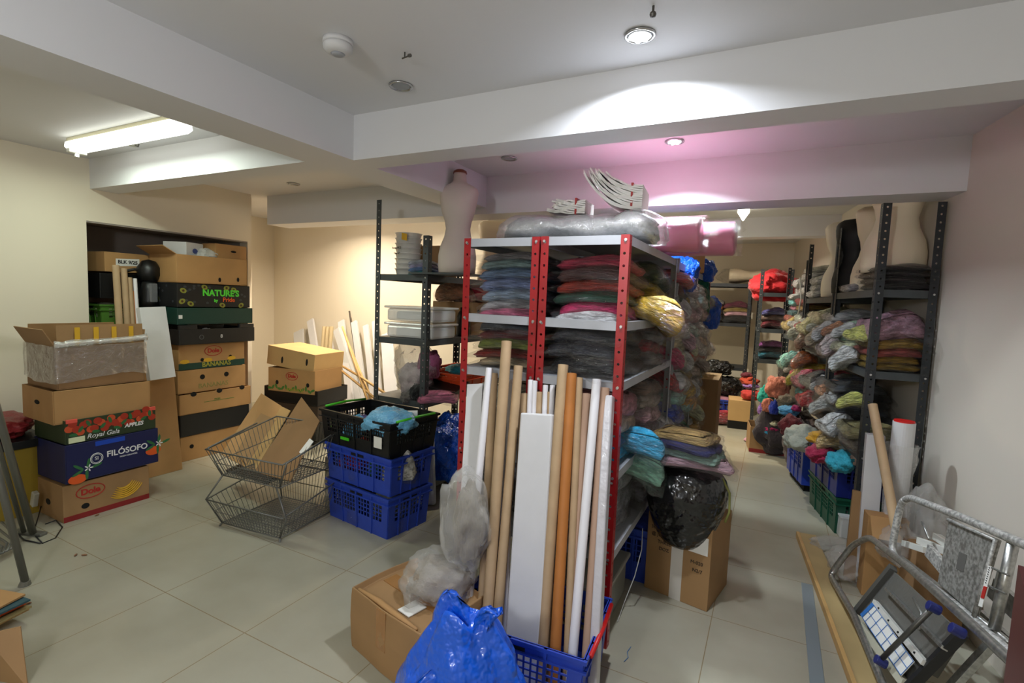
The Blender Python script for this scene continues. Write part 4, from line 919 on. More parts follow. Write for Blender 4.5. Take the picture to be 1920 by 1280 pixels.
# glossy packs bulging out over the shelf edges
bul=[(3.42,1.52,'mirror silver','#b8babc'),(3.62,1.30,'pink foil','#c890a0'),(3.85,1.22,'ivory gold','#c4b494'),(3.60,1.16,'clear white','#c8c8c6'),(4.10,1.50,'pale rose','#cc9ca8'),(4.30,1.22,'cream satin','#ccc4b0'),
     (3.40,1.05,'ruby','#a02028'),(3.72,.98,'amber gold','#c08c20'),(4.05,.92,'crystal white','#cecece'),(3.45,.84,'royal blue','#2840a4'),(3.85,.86,'aqua','#80b8b0'),(4.2,.88,'opal','#bcc4c0'),
     (4.55,1.16,'shell pink','#ccb0b4'),(4.8,1.02,'grey lace','#a8a4a8'),(3.42,.60,'pewter sheen','#909094'),(3.8,.50,'golden satin','#c08c18'),(4.4,.66,'pale lime','#b0bc90'),(3.3,.78,'silver foil','#b0b2b6'),(3.34,1.20,'bright pink','#b83460')]
for y,z,c,hx in bul:
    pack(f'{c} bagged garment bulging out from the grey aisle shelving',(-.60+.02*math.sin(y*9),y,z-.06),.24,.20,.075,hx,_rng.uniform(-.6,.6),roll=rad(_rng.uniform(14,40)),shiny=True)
small=[('crumpled silver','#c8c8ca'),('small rose foil','#c87c90'),('little gold foil','#c49024'),('folded emerald','#2c8060'),('small ivory satin','#d4c8a8'),('folded ruby foil','#a81c34'),('little sky blue','#6c9cc8'),('crumpled pearl','#d0ccc6')]
n_=0
for zi,(zz,zn) in enumerate(((1.62,'above the second'),(1.34,'above the third'),(.98,'above the fourth'),(.66,'above the lowest'))):
    for k,(cw,hx) in enumerate(small):
        yy=3.38+.21*k+.03*zi; n_+=1
        pack(f'{cw} bagged garment, tucked {zn} shelf edge in the grey aisle shelving',(-.63,yy,zz-.10),.20,.16,.055,hx,_rng.uniform(-.9,.9),roll=rad(_rng.uniform(0,25)),shiny=True)
# top of the aisle shelving: blue bags, cardboard, cloths
def hang_bag(label,p,w,d,h,k,m=BLUEB,cat='bag'): return lump('plastic_bag',label,cat,p,w,d,h,'#0b48b0',k*.7,m=m,k=k)
hang_bag('blue plastic bag spilling from the top shelf beside the pink rolls',(-.60,3.72,1.60),.24,.30,.30,1)
hang_bag('blue bag tail dropping from the top shelf over the glossy packs',(-.62,3.55,1.50),.12,.18,.26,3)
hang_bag('round blue plastic bag hanging further down the aisle',(-.56,5.0,1.30),.20,.26,.36,2)
hang_bag('blue bag corner sticking out at the top of the second aisle bay',(-.56,4.75,1.72),.20,.2,.22,5)
lump('green_cloth','dark teal green cloth hanging beside the round blue bag','cloth',(-.58,4.75,1.38),.14,.2,.44,'#0c6a58',k=4)
carton('cardboard_box','small brown box with a white face on the top aisle shelf','box',(-.68,4.55,1.785),.26,.2,.20,.2,CARD)
carton('cardboard_box','brown box at the top seen through the red shelving','box',(-1.55,4.05,1.625),.36,.5,.26,0,CARDB)
lump('plastic_bag','pale blue printed bag seen through the top of the red shelving','bag',(-1.30,4.35,1.60),.34,.4,.28,'#5aa0d8',m=LBLUE,k=0)
obox('packing_tube',KRAFT,0,.01,0,.01,0,.01) if 0 else None
carton('cardboard_box','brown box with a white label, low behind the gold pack in the aisle','box',(-.66,3.9,.0),.36,.5,.34,0,CARDB)
lump('lilac_cloth','lilac cloth bundle low in the aisle shelving beside the brown box','cloth',(-.60,3.35,.30),.24,.22,.14,'#8c7cc0')
# shelf contents of the middle rack (R6)
for z in (1.622,1.202,.802,.402):
    nm={1.622:'top',1.202:'second',.802:'third',.402:'lowest'}[z]
    stack(f'on the {nm} shelf of the hidden middle rack',-1.57,3.75,z,.38,.44,[('brown','#6a4c3c',.09),('dull red','#7c2c2c',.08)] if z<1.6 else [('grey','#77736e',.03)])
# back wall rack
t=torso('beige torso lying on its side on the back wall rack',(-.58,7.75,1.95),0,.60,CREAM2,neck=False,hw=.15); t.rotation_euler=(rad(90),rad(10),rad(90))
bagt=thing('clear_bag','large clear bag round the lying torso on the back rack','bag',(-.52,7.78,1.845)); film_lump(bagt,.62,.36,.26,k=1)
stack('on the back wall rack, black and gold',-.78,7.72,1.302,.34,.34,[('black','#1c1a1c',.08),('dark brown','#3c2c28',.06),('orange brown','#a05c28',.05),('grey','#605c58',.05)])
stack('on the back wall rack, pink and black',-.46,7.72,1.302,.34,.34,[('black','#141416',.07),('pink','#b08890',.04),('gold','#806c38',.04),('wine','#501c2c',.05)])
for k,(x,y,z,w,h) in enumerate(((-.75,7.45,.35,.5,.32),(-.5,7.4,.33,.4,.3),(-.62,7.45,.60,.36,.22),(-.85,7.3,.0,.5,.4))):
    lump('bin_bag',('wide black bin bag under the back wall rack','black bin bag beside the wide one under the back rack','small black bin bag on top of the heap by the back wall','black bin bag on the floor at the foot of the back rack')[k],'bag',(x,y,z),w,.4,h,'#000000',m=BBAG)
t=crate('blue plastic crate on the floor before the back wall rack',(-.50,7.35,0),.5,.36,.30,0,BLUEC)
lump('pink_cloth','dull pink cloth in the blue crate by the back wall','cloth',(-.50,7.35,.20),.42,.3,.16,'#a87080')
pack('small dark red bagged garment on the floor by the back wall crate',(-.52,7.05,.0),.34,.24,.12,'#7c1424',.3,shiny=True)
# ---------------------------------------------------------------- aisle floor things
t=carton('tall_carton','tall narrow brown carton standing upright in the aisle','box',(-.465,4.88,0),.17,.50,.885,.03,CARDB)
obox('top_face',CARDL,-.085,.085,-.25,.25,.8855,.887,t)
t=carton('taped_carton','brown carton with handwriting and a paper label under the black bag','box',(-.315,2.79,0),.33,.33,.42,-.20,CARDB,tape='v')
blotch(t,'paper_label',PAPER,[(.055,.28),(.15,.28),(.15,.37),(.055,.37)],faceM('y',-.166)); 
for i,(s,u,v) in enumerate((('EL 1',-.11,.385),('36-40HOT',-.09,.345),('@ JUST EL',-.085,.31),('THREE',-.07,.275),('DOZ',-.07,.24),('JSL33/6',.095,.345),('M-020',.10,.23),('N2/7',.105,.19))): text(s,t,(u,-.1675,v),FY,.024 if i!=5 else .016,TXK,name='handwriting')
prof=[(.02,0),(.075,.004),(.12,.04),(.16,.11),(.19,.20),(.205,.30),(.195,.38),(.15,.43),(.05,.445)]
rings=[]
for r_,z in prof:
    rings.append([V(((r_*(1+.09*nz((math.cos(2*PI*k/40),math.sin(2*PI*k/40),z*2),2.2,6)+.05*nz((math.cos(2*PI*k/40)*2,math.sin(2*PI*k/40)*2,z*1.2),3,2)))*math.cos(2*PI*k/40),(r_*(1+.07*nz((math.sin(2*PI*k/40),z*3,1),2,6)))*math.sin(2*PI*k/40)*.85,z)) for k in range(40)])
t=thing('bin_bag','full shiny black bin bag on the taped brown carton in the aisle','bag',(-.335,2.67,.27)); mbag=MB().loft(rings).build('bag_body',BBAG,t,smooth=True)
mbag.modifiers.new('s','SUBSURF').render_levels=1
MB().tube([V((.17,-.02,.40)),V((.21,-.05,.34)),V((.215,-.06,.25)),V((.20,-.07,.2))],.006,6).build('draw_string',K('olive string','#7a7a3c'),t,smooth=True)
for k in range(0): pass
carton('storage_box','dark box standing behind the taped carton to hold up the black bag','box',(-.42,2.99,.0),.10,.06,.40,0,DARK) if 0 else None
pack('pale pink bagged garment, lowest of the packs on the black bin bag',(-.30,2.66,.715),.36,.30,.045,'#b8909c',.2,roll=rad(4))
pack('mint grey bagged garment, second of the packs on the black bin bag',(-.34,2.66,.755),.36,.30,.045,'#7c9c90',-.1,roll=rad(4))
pack('navy bagged garment under the gold one on the black bin bag',(-.35,2.64,.795),.34,.28,.04,'#20245c',-.15,roll=rad(3),fm=FILM)
pack('gold sequinned bagged garment on top of the black bin bag',(-.35,2.66,.832),.31,.27,.035,'#9a8050',-.2,shiny=False,fm=FILM)
crate('dark blue plastic crate on the floor under the lowest shelf by the aisle',(-.68,2.93,.0),.40,.50,.30,PI/2*0,BLUEC)
lump('blue_cloth','dark blue cloth stuffed in the crate under the lowest shelf','cloth',(-.64,2.85,.20),.32,.4,.2,'#102c8c')
t=thing('storage_tub','grey plastic tub on the floor just inside the red post','tub',(-.735,2.36,0))
MB().box(-.15,.15,-.2,.2,0,.19).build('tub_body',K('grey tub','#77776f',rough=.45),t,bevel=.02); MB().box(-.165,.165,-.215,.215,.19,.215).build('lid',K('pale grey lid','#96968e',rough=.4),t,bevel=.008)
o=MB().tube([at(1205,990,Y=2.55),at(1203,1030,Y=2.5),at(1190,1080,Y=2.42),at(1170,1130,Z=.02),at(1158,1165,Z=.004)],.0025,6).build('thin_cord',K('white cord','#c8c8c4'),smooth=True); tag(o,'thin white cord trailing from the shelf to the floor by the red post','cord')
o=MB().tube([at(1183,1212,Z=.003),at(1176,1222,Z=.003),at(1178,1232,Z=.003),at(1170,1240,Z=.003)],.0012,5).build('blue_thread',K('blue thread','#2c6ca8')); tag(o,'short blue thread on the tiles by the red post','thread')

# ================================================================ tubes in a crate, bags and box in front
CRX,CRY=-.79,1.80
t=crate('blue plastic crate with a red handle bar that holds the cardboard tubes',(CRX,CRY,0),.56,.40,.265,rad(4),BLUEC)
MB().tube([V((.295,-.17,.262)),V((.302,0,.272)),V((.295,.17,.262))],.009,8).build('handle_bar',REDC,t,smooth=True)
crate_root=t
tubes=[ # head px, low px, radius, material, label
 (918,690,880,1070,.0175,WTUBE,'white tube, first one beside the clear rag bag'),
 (926,700,905,1075,.019,KRAFT,'kraft tube just behind the first white tube'),
 (950,640,920,1075,.0235,KRAFT,'tallest kraft tube of the bunch in front of the shelving'),
 (972,686,940,1075,.0205,KRAFT,'kraft tube right after the tallest one'),
 (958,712,945,1075,.015,WTUBE,'thin white tube between two kraft tubes'),
 (984,738,965,1075,.022,KRAFT,'short kraft tube behind the white slab edge'),
 (1012,735,1000,1000,.017,KRAFT,'shorter kraft tube just behind the head of the white slab'),
 (1033,735,1028,1000,.017,KRAFT,'shorter kraft tube between the slab head and the tall plain one'),
 (1056,684,1018,1200,.0225,KRAFT,'tall kraft tube on the aisle side of the white slab'),
 (1072,700,1042,1205,.0215,ORANGET,'single orange brown tube of the bunch'),
 (1086,708,1062,1210,.016,KRAFT,'slim kraft tube beside the orange brown one'),
 (1099,738,1068,1212,.021,K('rosy kraft','#b4937c',rough=.65),'rosy kraft tube cut shorter than its neighbours'),
 (1119,711,1075,1212,.0185,WTUBE,'bright white tube on the aisle side of the orange brown one'),
 (1134,727,1098,1215,.020,K('rosy kraft','#b4937c',rough=.65),'rosy kraft tube closest to the red post')]
def lean(a,b,c,d,Yt=2.045):
    T_=at(a,b,Y=Yt); z=.3
    for _ in range(12):
        Yb=1.70+(Yt-1.70)*max(z,0)/T_.z; B=at(c,d,Y=Yb); z=B.z
    B=B+(B-T_)*((B.z-.02)/(T_.z-B.z)); return B,T_
for i,(a,b,c,d,r,m,lb) in enumerate(tubes):
    off=[.0,.012,.0,.0,.03,.03,.03,.03,.0,.0,.02,.03,.0,.03][i]
    B,T_=lean(a,b,c,d,2.045+off-.015)
    tube_thing(lb,B+V((0,off,0)),T_,r,m)
B,T_=lean(1008,775,983,1180,1.96); sl=slab('white_slab','broad white padded slab standing among the tubes','packaging',B,T_,.148,.035,WHITEP,side=V((1,0,0)),bevel=.008)
B,T_=lean(892,720,872,1090,2.07); slab('white_slab','white card slab at the far side of the tube bunch','packaging',B,T_,.085,.02,WHITEP,side=V((1,0,0)))
B,T_=lean(1143,742,1118,1190,2.06); t=slab('padded_board','white edged padded board in clear film beside the red post','packaging',B,T_,.035,.05,K('silvery film board','#bfbcc0',rough=.3,coat=.5,bump=.4,bscale=20),side=V((1,0,0)),bevel=.006)
for k,(px,py) in enumerate(((995,712),(1003,714),(1023,722),(1036,722),(948,712))):
    B,T_=lean(px,py,px-14,1000,2.06); tube_thing(('first','second','third','fourth','fifth')[k]+' slim white tube showing just above the white slab',B+V((0,.03,0)),T_,.012,WTUBE)

# brown taped carton at the front
t=thing('taped_carton','battered brown carton with sunken taped lid, in front of the tubes','box',(-1.245,1.66,0),rad(-13))
mb=MB(); a,b,h=.225,.175,.262; rings=[]
def rr_(x,y,z,bulge=.0): return V((x*(1+bulge),y*(1+bulge),z))
N=[(-a,-b),(-a*.5,-b-.004),(0,-b-.010),(a*.5,-b-.006),(a,-b),(a+.006,-b*.3),(a+.006,b*.4),(a,b),(a*.4,b+.006),(-a*.4,b+.006),(-a,b),(-a-.012,b*.3),(-a-.012,-b*.3)]
for z,s in ((0,.985),(.04,1.0),(.14,1.015),(.23,1.005),(h,.992),(h+.004,.965),(h-.022,.93)): rings.append([V((x*s,y*s,z+(.008*nz((x*4,y*4,z),2,3) if 0<z<h else 0))) for x,y in N])
mb.loft(rings).build('body',CARDB,t,bevel=.004)
MB().add([V((-.20,-.03,h-.022)),V((.20,-.03,h-.022)),V((.20,.04,h-.022)),V((-.20,.04,h-.022)),V((-.20,-.03,h-.018)),V((.20,-.03,h-.018)),V((.20,.04,h-.018)),V((-.20,.04,h-.018))],[(0,1,2,3),(7,6,5,4),(0,4,5,1),(1,5,6,2),(2,6,7,3),(3,7,4,0)]).build('tape',TAPE,t)
MB().tube([V((-.20,-.155,h-.01)),V((-.08,-.14,h-.02)),V((.05,-.15,h-.016)),V((.18,-.155,h-.01))],[.010,.016,.015,.008],8).build('folded_flap',CARD,t,smooth=True)
MB().box(-.03,.03,-b-.012,-b-.009,.1,h).build('tape',TAPE,t)
MB().box(.02,.09,-.12,-.03,h-.019,h-.015).build('paper_slip',PAPER,t)
# clear bag of rags standing on it and leaning on the tubes
t=thing('rag_bag','tall crumpled clear bag of pinkish rags on the battered carton','bag',(-1.13,1.74,.225))
inst(LUMPS[2],'rags',t,(-.05,-.02,0),(0,0,.4),(.27,.22,.20),cmat('#9a8c7c')); inst(LUMPS[5],'rags',t,(.05,.05,.16),(0,0,1.4),(.16,.15,.40),cmat('#8c8270'))
inst(LUMPS[2],'bag_film',t,(-.05,-.02,-.005),(0,0,1.1),(.34,.28,.25),FILMH); inst(LUMPS[0],'bag_film',t,(.04,.03,.15),(.1,0,.2),(.23,.21,.50),FILMH)
# blue carrier bag
t=thing('carrier_bag','large blue plastic carrier bag with knotted handles on the floor','bag',(-.835,1.37,0),.15)
rings=[]; H=.46
for i in range(27):
    f=i/26; z=f*H; R=.245*(1-.60*f**2.4)*(.93+.12*math.sin(PI*min(1,f*1.6))); ring=[]
    for k in range(64):
        a=2*PI*k/64; fold=.075*f*math.sin(a*5+4*f+1.5*math.sin(a*2))+.04*f*math.sin(a*9-5*f)
        q=1+fold*1.5+.10*nz((math.cos(a)*1.2,math.sin(a)*1.2,f*2.2),2.1,4)-.07*abs(nz((math.cos(a)*2,math.sin(a)*2,f*2.4),2.6,8))
        ring.append(V((R*q*1.02*math.cos(a),R*q*.68*math.sin(a)*(1-.25*f),z+.03*f*math.sin(a*3+1))))
    rings.append(ring)
MB().loft(rings,cap=True).build('bag_body',BLUEB,t,smooth=True)
def ear(ps,ws,name):
    mb=MB(); rg=[]
    for i,(p,w) in enumerate(zip(ps,ws)):
        p=V(p); rg.append([p+V((w*math.cos(2*PI*k/12),.35*w*math.sin(2*PI*k/12)+.012*math.sin(k*2+i),.2*w*math.sin(2*PI*k/12))) for k in range(12)])
    return mb.loft(rg).build(name,BLUEB,t,smooth=True)
ear([(-.02,0,.36),(-.035,0,.43),(-.045,0,.48),(-.055,0,.515),(-.062,0,.525)],[.10,.085,.06,.03,.006],'bag_handle')
ear([(.05,-.01,.36),(.055,-.01,.43),(.075,-.01,.47),(.095,-.02,.50),(.115,-.02,.512),(.125,-.02,.505)],[.07,.035,.032,.036,.028,.006],'bag_handle')
ear([(.02,-.05,.33),(-.05,-.09,.30),(-.11,-.12,.24),(-.14,-.15,.17)],[.03,.035,.03,.01],'bag_fold')
ear([(.03,-.06,.33),(.09,-.11,.27),(.13,-.14,.18),(.14,-.17,.10)],[.03,.04,.04,.012],'bag_fold')
# ================================================================ racks along the slanted wall
AR=math.atan(.14)
def rl(x,y,z=0):   # rack line frame: x away from the aisle, y along the wall from the near end
    c,s=math.cos(AR),math.sin(AR); return (.52+x*c-y*s, 3.62+x*s+y*c, z)
RW=.30
rack('dark steel rack by the slanted wall, the bay closest to the stepladders',rl(0,0),RW,.88,[1.645,1.165,.66],[2.14,2.14,2.12,2.12],AR,GREYST,CHARST,fw_=.042,pitch=.045)
rack('dark steel rack by the slanted wall, second bay with the cream torso',rl(0,.92),RW,.98,[1.62,1.20,.70],[2.12]*4,AR,GREYST,CHARST)
rack('dark steel rack by the slanted wall, third bay with pastel cloths on top',rl(0,1.95),RW,.98,[1.66,1.24,.80],[1.98]*4,AR,GREYST,CHARST)
rack('tall slate rack turned across the end of the aisle, carrying the red cloth',(-.16,6.62,0),.34,.70,[1.70,1.28,.92],[1.97,1.97,1.9,1.9],.05,GREYST,GREYST)
# torsos and black packs on the top shelf
t=torso('beige torso with full bust on the top shelf of the closest wall rack',rl(.145,.24,1.757),AR-.1,.74,CREAM2,bust=.05,hw=.15,neck=False)
t=torso('black torso between two light ones on the wall rack',rl(.10,.90,1.646),-.6,.62,K('black torso cloth','#0b0b0c',rough=.6),neck=False,hw=.135)
t=torso('cream torso leaning on the black one on the wall rack',rl(.13,1.22,1.625),-.3,.68,K('pale torso skin','#eadfc8',rough=.5),neck=False,hw=.15)
t=torso('beige torso half hidden at the wall, behind the full busted one',rl(.15,.60,1.646),.2,.66,CREAM2,neck=False,hw=.13)
p=rl(.15,.22,1.646)
stack('on the top shelf under the full busted torso',p[0],p[1],p[2],.28,.40,[('glossy black','#151013',.028),('black brown','#1c1214',.028),('black sequin','#120e12',.026),('black satin','#161214',.026)],rotz=AR,shiny=True)
p=rl(.10,.62,1.647); pack('small silver grey bagged garment beside the black pile on the top shelf',p,.24,.2,.05,'#9a949a',AR,shiny=True)
# second shelf 1.165
p=rl(.15,.22,1.166)
z=stack('on the second shelf by the wall posts',p[0],p[1],p[2],.27,.42,[('mustard brown','#7c6224',.03),('dull gold','#8a6c24',.03),('brick','#8c3c38',.035),('ochre','#90702c',.04)],rotz=AR)
pack('big dusty mauve bagged garment crowning the mustard pile',(p[0],p[1],z),.28,.44,.12,'#8c6a78',AR)
p=rl(.13,.62,1.28); lump('towel','mint green towel bundle on the second shelf of the wall rack','towel',p,.30,.42,.19,'#98b8a0',AR,k=2)
right=[ # rack-line y, z, items
 (.60,1.166,[('rosewood','#a87878',.05),('pale lime','#c0c890',.05)]),
 (.98,1.205,[('salmon','#c88c7c',.055),('pearl','#c4bcb8',.06),('lavender','#b4a4bc',.055),('white','#c8c8c4',.05)]),
 (1.38,1.205,[('lemon','#d4cc8c',.055),('coral','#c88470',.055),('silver','#b0b0b4',.06),('pale lemon','#d8d494',.08)]),
 (1.75,1.205,[('black foil','#3a3a40',.06),('peach','#cc9c84',.055),('mint','#a4c4a8',.06)]),
 (2.15,1.245,[('grey foil','#8c8c90',.06),('gold','#b8942c',.05),('pale green','#a8c4a4',.06)]),
 (2.60,1.245,[('dark red','#5c2028',.06),('brown','#4c342c',.05),('rust','#8c4434',.05)]),
 (1.38,1.62,[('dark olive','#5a5024',.0),]) ,
 (.60,.662,[('charcoal','#26282c',.05),('black','#1c1d20',.05),('jet','#18191c',.05),('graphite','#2a2c30',.05),('soot','#202124',.05),('glossy black','#1a1b1e',.05),('slate','#3c4046',.05)]),
 (.98,.702,[('black','#1d1e22',.055),('onyx','#17181b',.055),('carbon','#26272b',.05),('steel grey','#50545a',.06)]),
 (1.38,.702,[('red','#a82430',.06),('ruby','#90182c',.06),('pink floral','#c0707c',.06),('rose','#b84858',.05)]),
 (1.75,.702,[('turquoise','#58a8b0',.06),('brown','#6c5448',.05),('red orange','#b83c24',.06),('amber yellow','#c89020',.06)]),
 (2.15,.802,[('teal','#4ca090',.06),('camel','#a88050',.05),('silver blue','#98a8b0',.06),('white','#c4c6c4',.05)]),
 (2.60,.802,[('black','#222226',.05),('grey','#6c6c70',.05),('mint','#8cc0ac',.06)]),
 (.22,.662,[('brown grey','#4c463e',.05),('khaki','#6c6440',.05)])]
nm={1.166:'second',1.205:'second',1.245:'second',.662:'third',.702:'third',.802:'third',1.62:'top'}
wy={.22:'just behind the wall posts',.60:'a step past the posts',.98:'start of second wall bay',1.38:'middle of second wall bay',1.75:'end of second wall bay',2.15:'start of third wall bay',2.60:'end of third wall bay'}
for y,z,it in right:
    if z==1.62: continue
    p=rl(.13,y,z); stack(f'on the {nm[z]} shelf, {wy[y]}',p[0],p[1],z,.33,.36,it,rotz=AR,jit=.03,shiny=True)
# pastel cloths on the top shelf
for y,it in ((1.75,[('mint green','#b8ccb8',.045),('lilac white','#c4bcc8',.045),('cream','#d8d4bc',.05)]),(2.08,[('white','#d4d0c8',.05),('pale lemon','#dcdcae',.05),('blush','#e0c0ae',.05),('apricot','#e4bca4',.04)]),(2.45,[('off white','#c8c4b8',.06),('grey white','#bcbab4',.06)])):
    p=rl(.14,y,1.665); stack(f'on top, {"close to the cream torso" if y<1.9 else "beside the lone tall post" if y<2.3 else "next to the red cloth"}',p[0],p[1],1.665 if y>1.9 else 1.625,.28,.30,it,rotz=AR,jit=.02,noun='folded pastel cloth',cat='cloth')
for y,it in ((2.15,[('dark grey','#3c3c40',.05),('golden brown','#8c6c30',.04),('deep red','#7c2020',.05)]),(2.6,[('dark teal','#2c5054',.05),('pink','#b07080',.04),('pale teal','#6cb0b0',.05),('ice white','#b8c0c4',.04)])):
    p=rl(.14,y,1.40); stack(f'high up in the {"near" if y<2.3 else "far"} half, third wall bay',p[0],p[1],1.44,.3,.34,it,rotz=AR,jit=.02)
# bulging packs on the aisle face
rb=[(.35,1.20,'cream white','#c8c4b8'),(.75,1.26,'pale rose','#c8a4a4'),(.9,1.35,'clear lilac','#b8b0c0'),(1.15,1.30,'peach foil','#ccA088'),(1.5,1.38,'lemon and red','#d8d080'),(1.6,1.25,'melon','#cc8c74'),(1.95,1.30,'silver green','#a8b8a8'),(2.3,1.36,'gold brown','#a08844'),
    (.8,.80,'silver striped','#a4a4a0'),(.5,.74,'white and teal','#b4c0bc'),(1.2,.94,'glossy charcoal','#2c2e34'),(1.5,.92,'hot pink floral','#b8405c'),(1.65,1.06,'orange and red','#c05c24'),(1.9,.86,'sun yellow','#c8a428'),(2.1,1.02,'aqua and brown','#64a8a4'),(2.4,.98,'sea green','#7cc4a4'),(1.35,.76,'scarlet','#b01c28'),(.55,.60,'sandy gold','#a88c5c')]
for y,z,c,hx in rb:
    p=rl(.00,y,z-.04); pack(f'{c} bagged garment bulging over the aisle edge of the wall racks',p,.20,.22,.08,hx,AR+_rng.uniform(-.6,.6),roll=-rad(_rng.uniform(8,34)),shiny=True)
o=MB().tube([at(1500,520,Y=5.4),at(1502,560,Y=5.38),at(1496,590,Y=5.4)],.006,6).build('white_string',K('white string','#d8d8d4'),smooth=True); tag(o,'white string hanging from the pastel cloths to the shelf below','string')
for zi,(zz,zn) in enumerate(((1.34,'second'),(.90,'third'))):
    for k,(cw,hx) in enumerate((('lemon foil','#d4c860'),('crumpled white','#d0d0cc'),('coral foil','#d07858'),('small silver','#b8b8bc'),('pale mint','#a8ccb4'),('folded orange','#d08030'),('folded crimson','#b02438'),('clear pearl','#ccc8c0'))):
        p=rl(.03,.25+.28*k+.05*zi,zz); pack(f'{cw} bagged garment poking out over the {zn} shelf of the wall racks',p,.19,.17,.06,hx,AR+_rng.uniform(-.9,.9),roll=-rad(_rng.uniform(0,30)),shiny=True)
# red cloth on the slate rack and its contents
lump('red_cloth','bright red cloth draped over the top of the slate rack','cloth',(-.02,6.95,1.60),.58,.60,.42,'#c0101c',.2,k=3)
for z,it in ((1.285,[('dark red','#6c1c28',.06),('brown','#5c4438',.05),('violet','#3c3c70',.05)]),(.925,[('teal blue','#2c6c80',.05),('black','#222024',.05),('purple','#6c3068',.04)]),(.925-.0,[])):
    if it: stack(f'in the slate rack, {"upper" if z>1 else "lower"} shelf',.0,6.9,z,.28,.4,it)
# ---------------------------------------------------------------- heaps, crates and boxes on the floor
gx,gy,_=rl(.19,.68); 
t=crate('dark green plastic crate on the floor, lowest under the full blue crate',(gx-.05,gy,0),.31,.60,.255,rad(12),GREENC)
t=crate('blue plastic crate heaped with bright clothes, standing on the green crate',(gx-.055,gy-.01,.26),.33,.62,.265,rad(12),K('deep blue crate plastic','#18256e',rough=.4,var=.12))
g2=rl(.14,1.42); t=crate('blue plastic crate behind the full one, heaped with pale and maroon clothes',(g2[0]-.085,g2[1],.06),.25,.50,.33,rad(12),BLUEC)
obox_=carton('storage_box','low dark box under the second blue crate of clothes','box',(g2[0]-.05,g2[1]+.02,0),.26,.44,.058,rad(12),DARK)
t=carton('banana_box','brown fruit box with a red oval logo, clothes spilling over it','box',(.02,6.05,0),.34,.36,.27,.12,CARDB,top='open'); logo_oval(t,-.1805,.04,.17,.06,True); obox('red_band',K('red print','#8a2020',rough=.6),-.17,.17,-.1812,-.1804,.0,.04,t)
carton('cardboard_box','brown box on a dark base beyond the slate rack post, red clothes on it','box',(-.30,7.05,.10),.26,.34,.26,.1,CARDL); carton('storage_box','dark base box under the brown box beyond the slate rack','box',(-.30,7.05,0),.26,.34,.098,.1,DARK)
cl=[ # px, py centre, Y, size w,h (metres), colour, label
 (1505,818,4.70,.30,.24,'#b8b8a8','large pale grey hood of cloth over the second blue crate'),
 (1555,822,4.35,.30,.13,'#cc941c','golden yellow cloth on the full blue crate'),
 (1540,848,4.15,.20,.14,'#a01440','magenta red cloth bundle on the near edge of the blue crate'),
 (1577,862,4.02,.19,.16,'#2898ac','turquoise cloth bundle hanging over the corner of the blue crate'),
 (1603,830,4.10,.18,.12,'#c0beb0','white patterned cloth beside the yellow one'),
 (1600,858,4.0,.10,.10,'#c8b0a0','pale flowered cloth between the turquoise bundle and the rack post'),
 (1484,795,4.95,.20,.20,'#701c20','maroon cloth rising behind the pale grey hood'),
 (1478,768,5.15,.18,.10,'#5ca8d4','sky blue cloth on top of the maroon one'),
 (1493,764,5.05,.08,.06,'#b82468','small hot pink cloth beside the sky blue one'),
 (1475,790,5.25,.10,.14,'#201c1c','black cloth between the maroon and dark green ones'),
 (1450,786,5.95,.26,.14,'#24382c','dark green cloth over the brown fruit box'),
 (1445,800,5.85,.20,.09,'#b01c5c','bright pink cloth at the lip of the brown fruit box'),
 (1452,793,5.80,.10,.06,'#c8c4a4','cream cloth scrap among the dark green and pink'),
 (1438,810,5.78,.06,.05,'#2c90b8','tiny blue cloth scrap on the brown fruit box'),
 (1409,738,7.0,.24,.14,'#c83830','red coral cloth on the brown box beyond the slate post'),
 (1407,722,7.05,.20,.07,'#a478bc','lilac cloth between two red ones'),
 (1405,712,7.1,.24,.12,'#c04424','orange red cloth on top of the lilac one'),
 (1400,702,7.1,.14,.08,'#6c1c2c','dark wine cloth topping the orange red one'),
 (1436,738,5.9,.16,.22,'#18a090','emerald teal cloth beside the slate rack post'),
 (1459,722,5.7,.24,.26,'#c4745c','salmon pink cloth draped over the heap'),
 (1440,757,5.75,.12,.16,'#c07058','salmon sleeve hanging below the draped cloth'),
 (1452,762,5.65,.10,.16,'#1c34a0','royal blue cloth under the salmon sleeve'),
 (1430,765,5.9,.10,.14,'#9468b4','violet cloth close to the slate rack foot'),
 (1476,750,5.3,.18,.14,'#7c6c54','patterned brown cloth in the middle of the heap')]
for i,(px,py,Y,w,h,hx,lb) in enumerate(cl):
    p=at(px,py,Y=Y); lump('crumpled_cloth',lb,'cloth',(p.x,p.y,p.z-h/2),w,w*1.0,h,hx,i*1.7,k=i)
g3=rl(.10,2.35); lump('cloth_heap','patchwork heap of dark clothes under the third wall bay','cloth',(g3[0]-.10,g3[1],.0),.30,.7,.62,'#3c3438',k=1)
g3=rl(.12,1.9); lump('cloth_heap','brown heap of clothes on the floor behind the second blue crate','cloth',(g3[0]-.03,g3[1],.0),.32,.5,.55,'#54403c',k=4)
o=lump('pink_sleeve','pale pink sleeve trailing on the tiles beside the fruit box','cloth',(at(1412,832,Z=0).x,at(1412,832,Z=0).y,0),.10,.34,.05,'#d098a8',.6,k=2)
# clear tub on the floor by the green crate
t=thing('storage_tub','small clear tub low beside the green crate','tub',at(1585,1000,Z=0),AR); MB().box(-.06,.06,-.1,.1,0,.14).build('tub_body',FILMT,t,bevel=.01); MB().box(-.065,.065,-.105,.105,.14,.15).build('lid',FILMT,t)
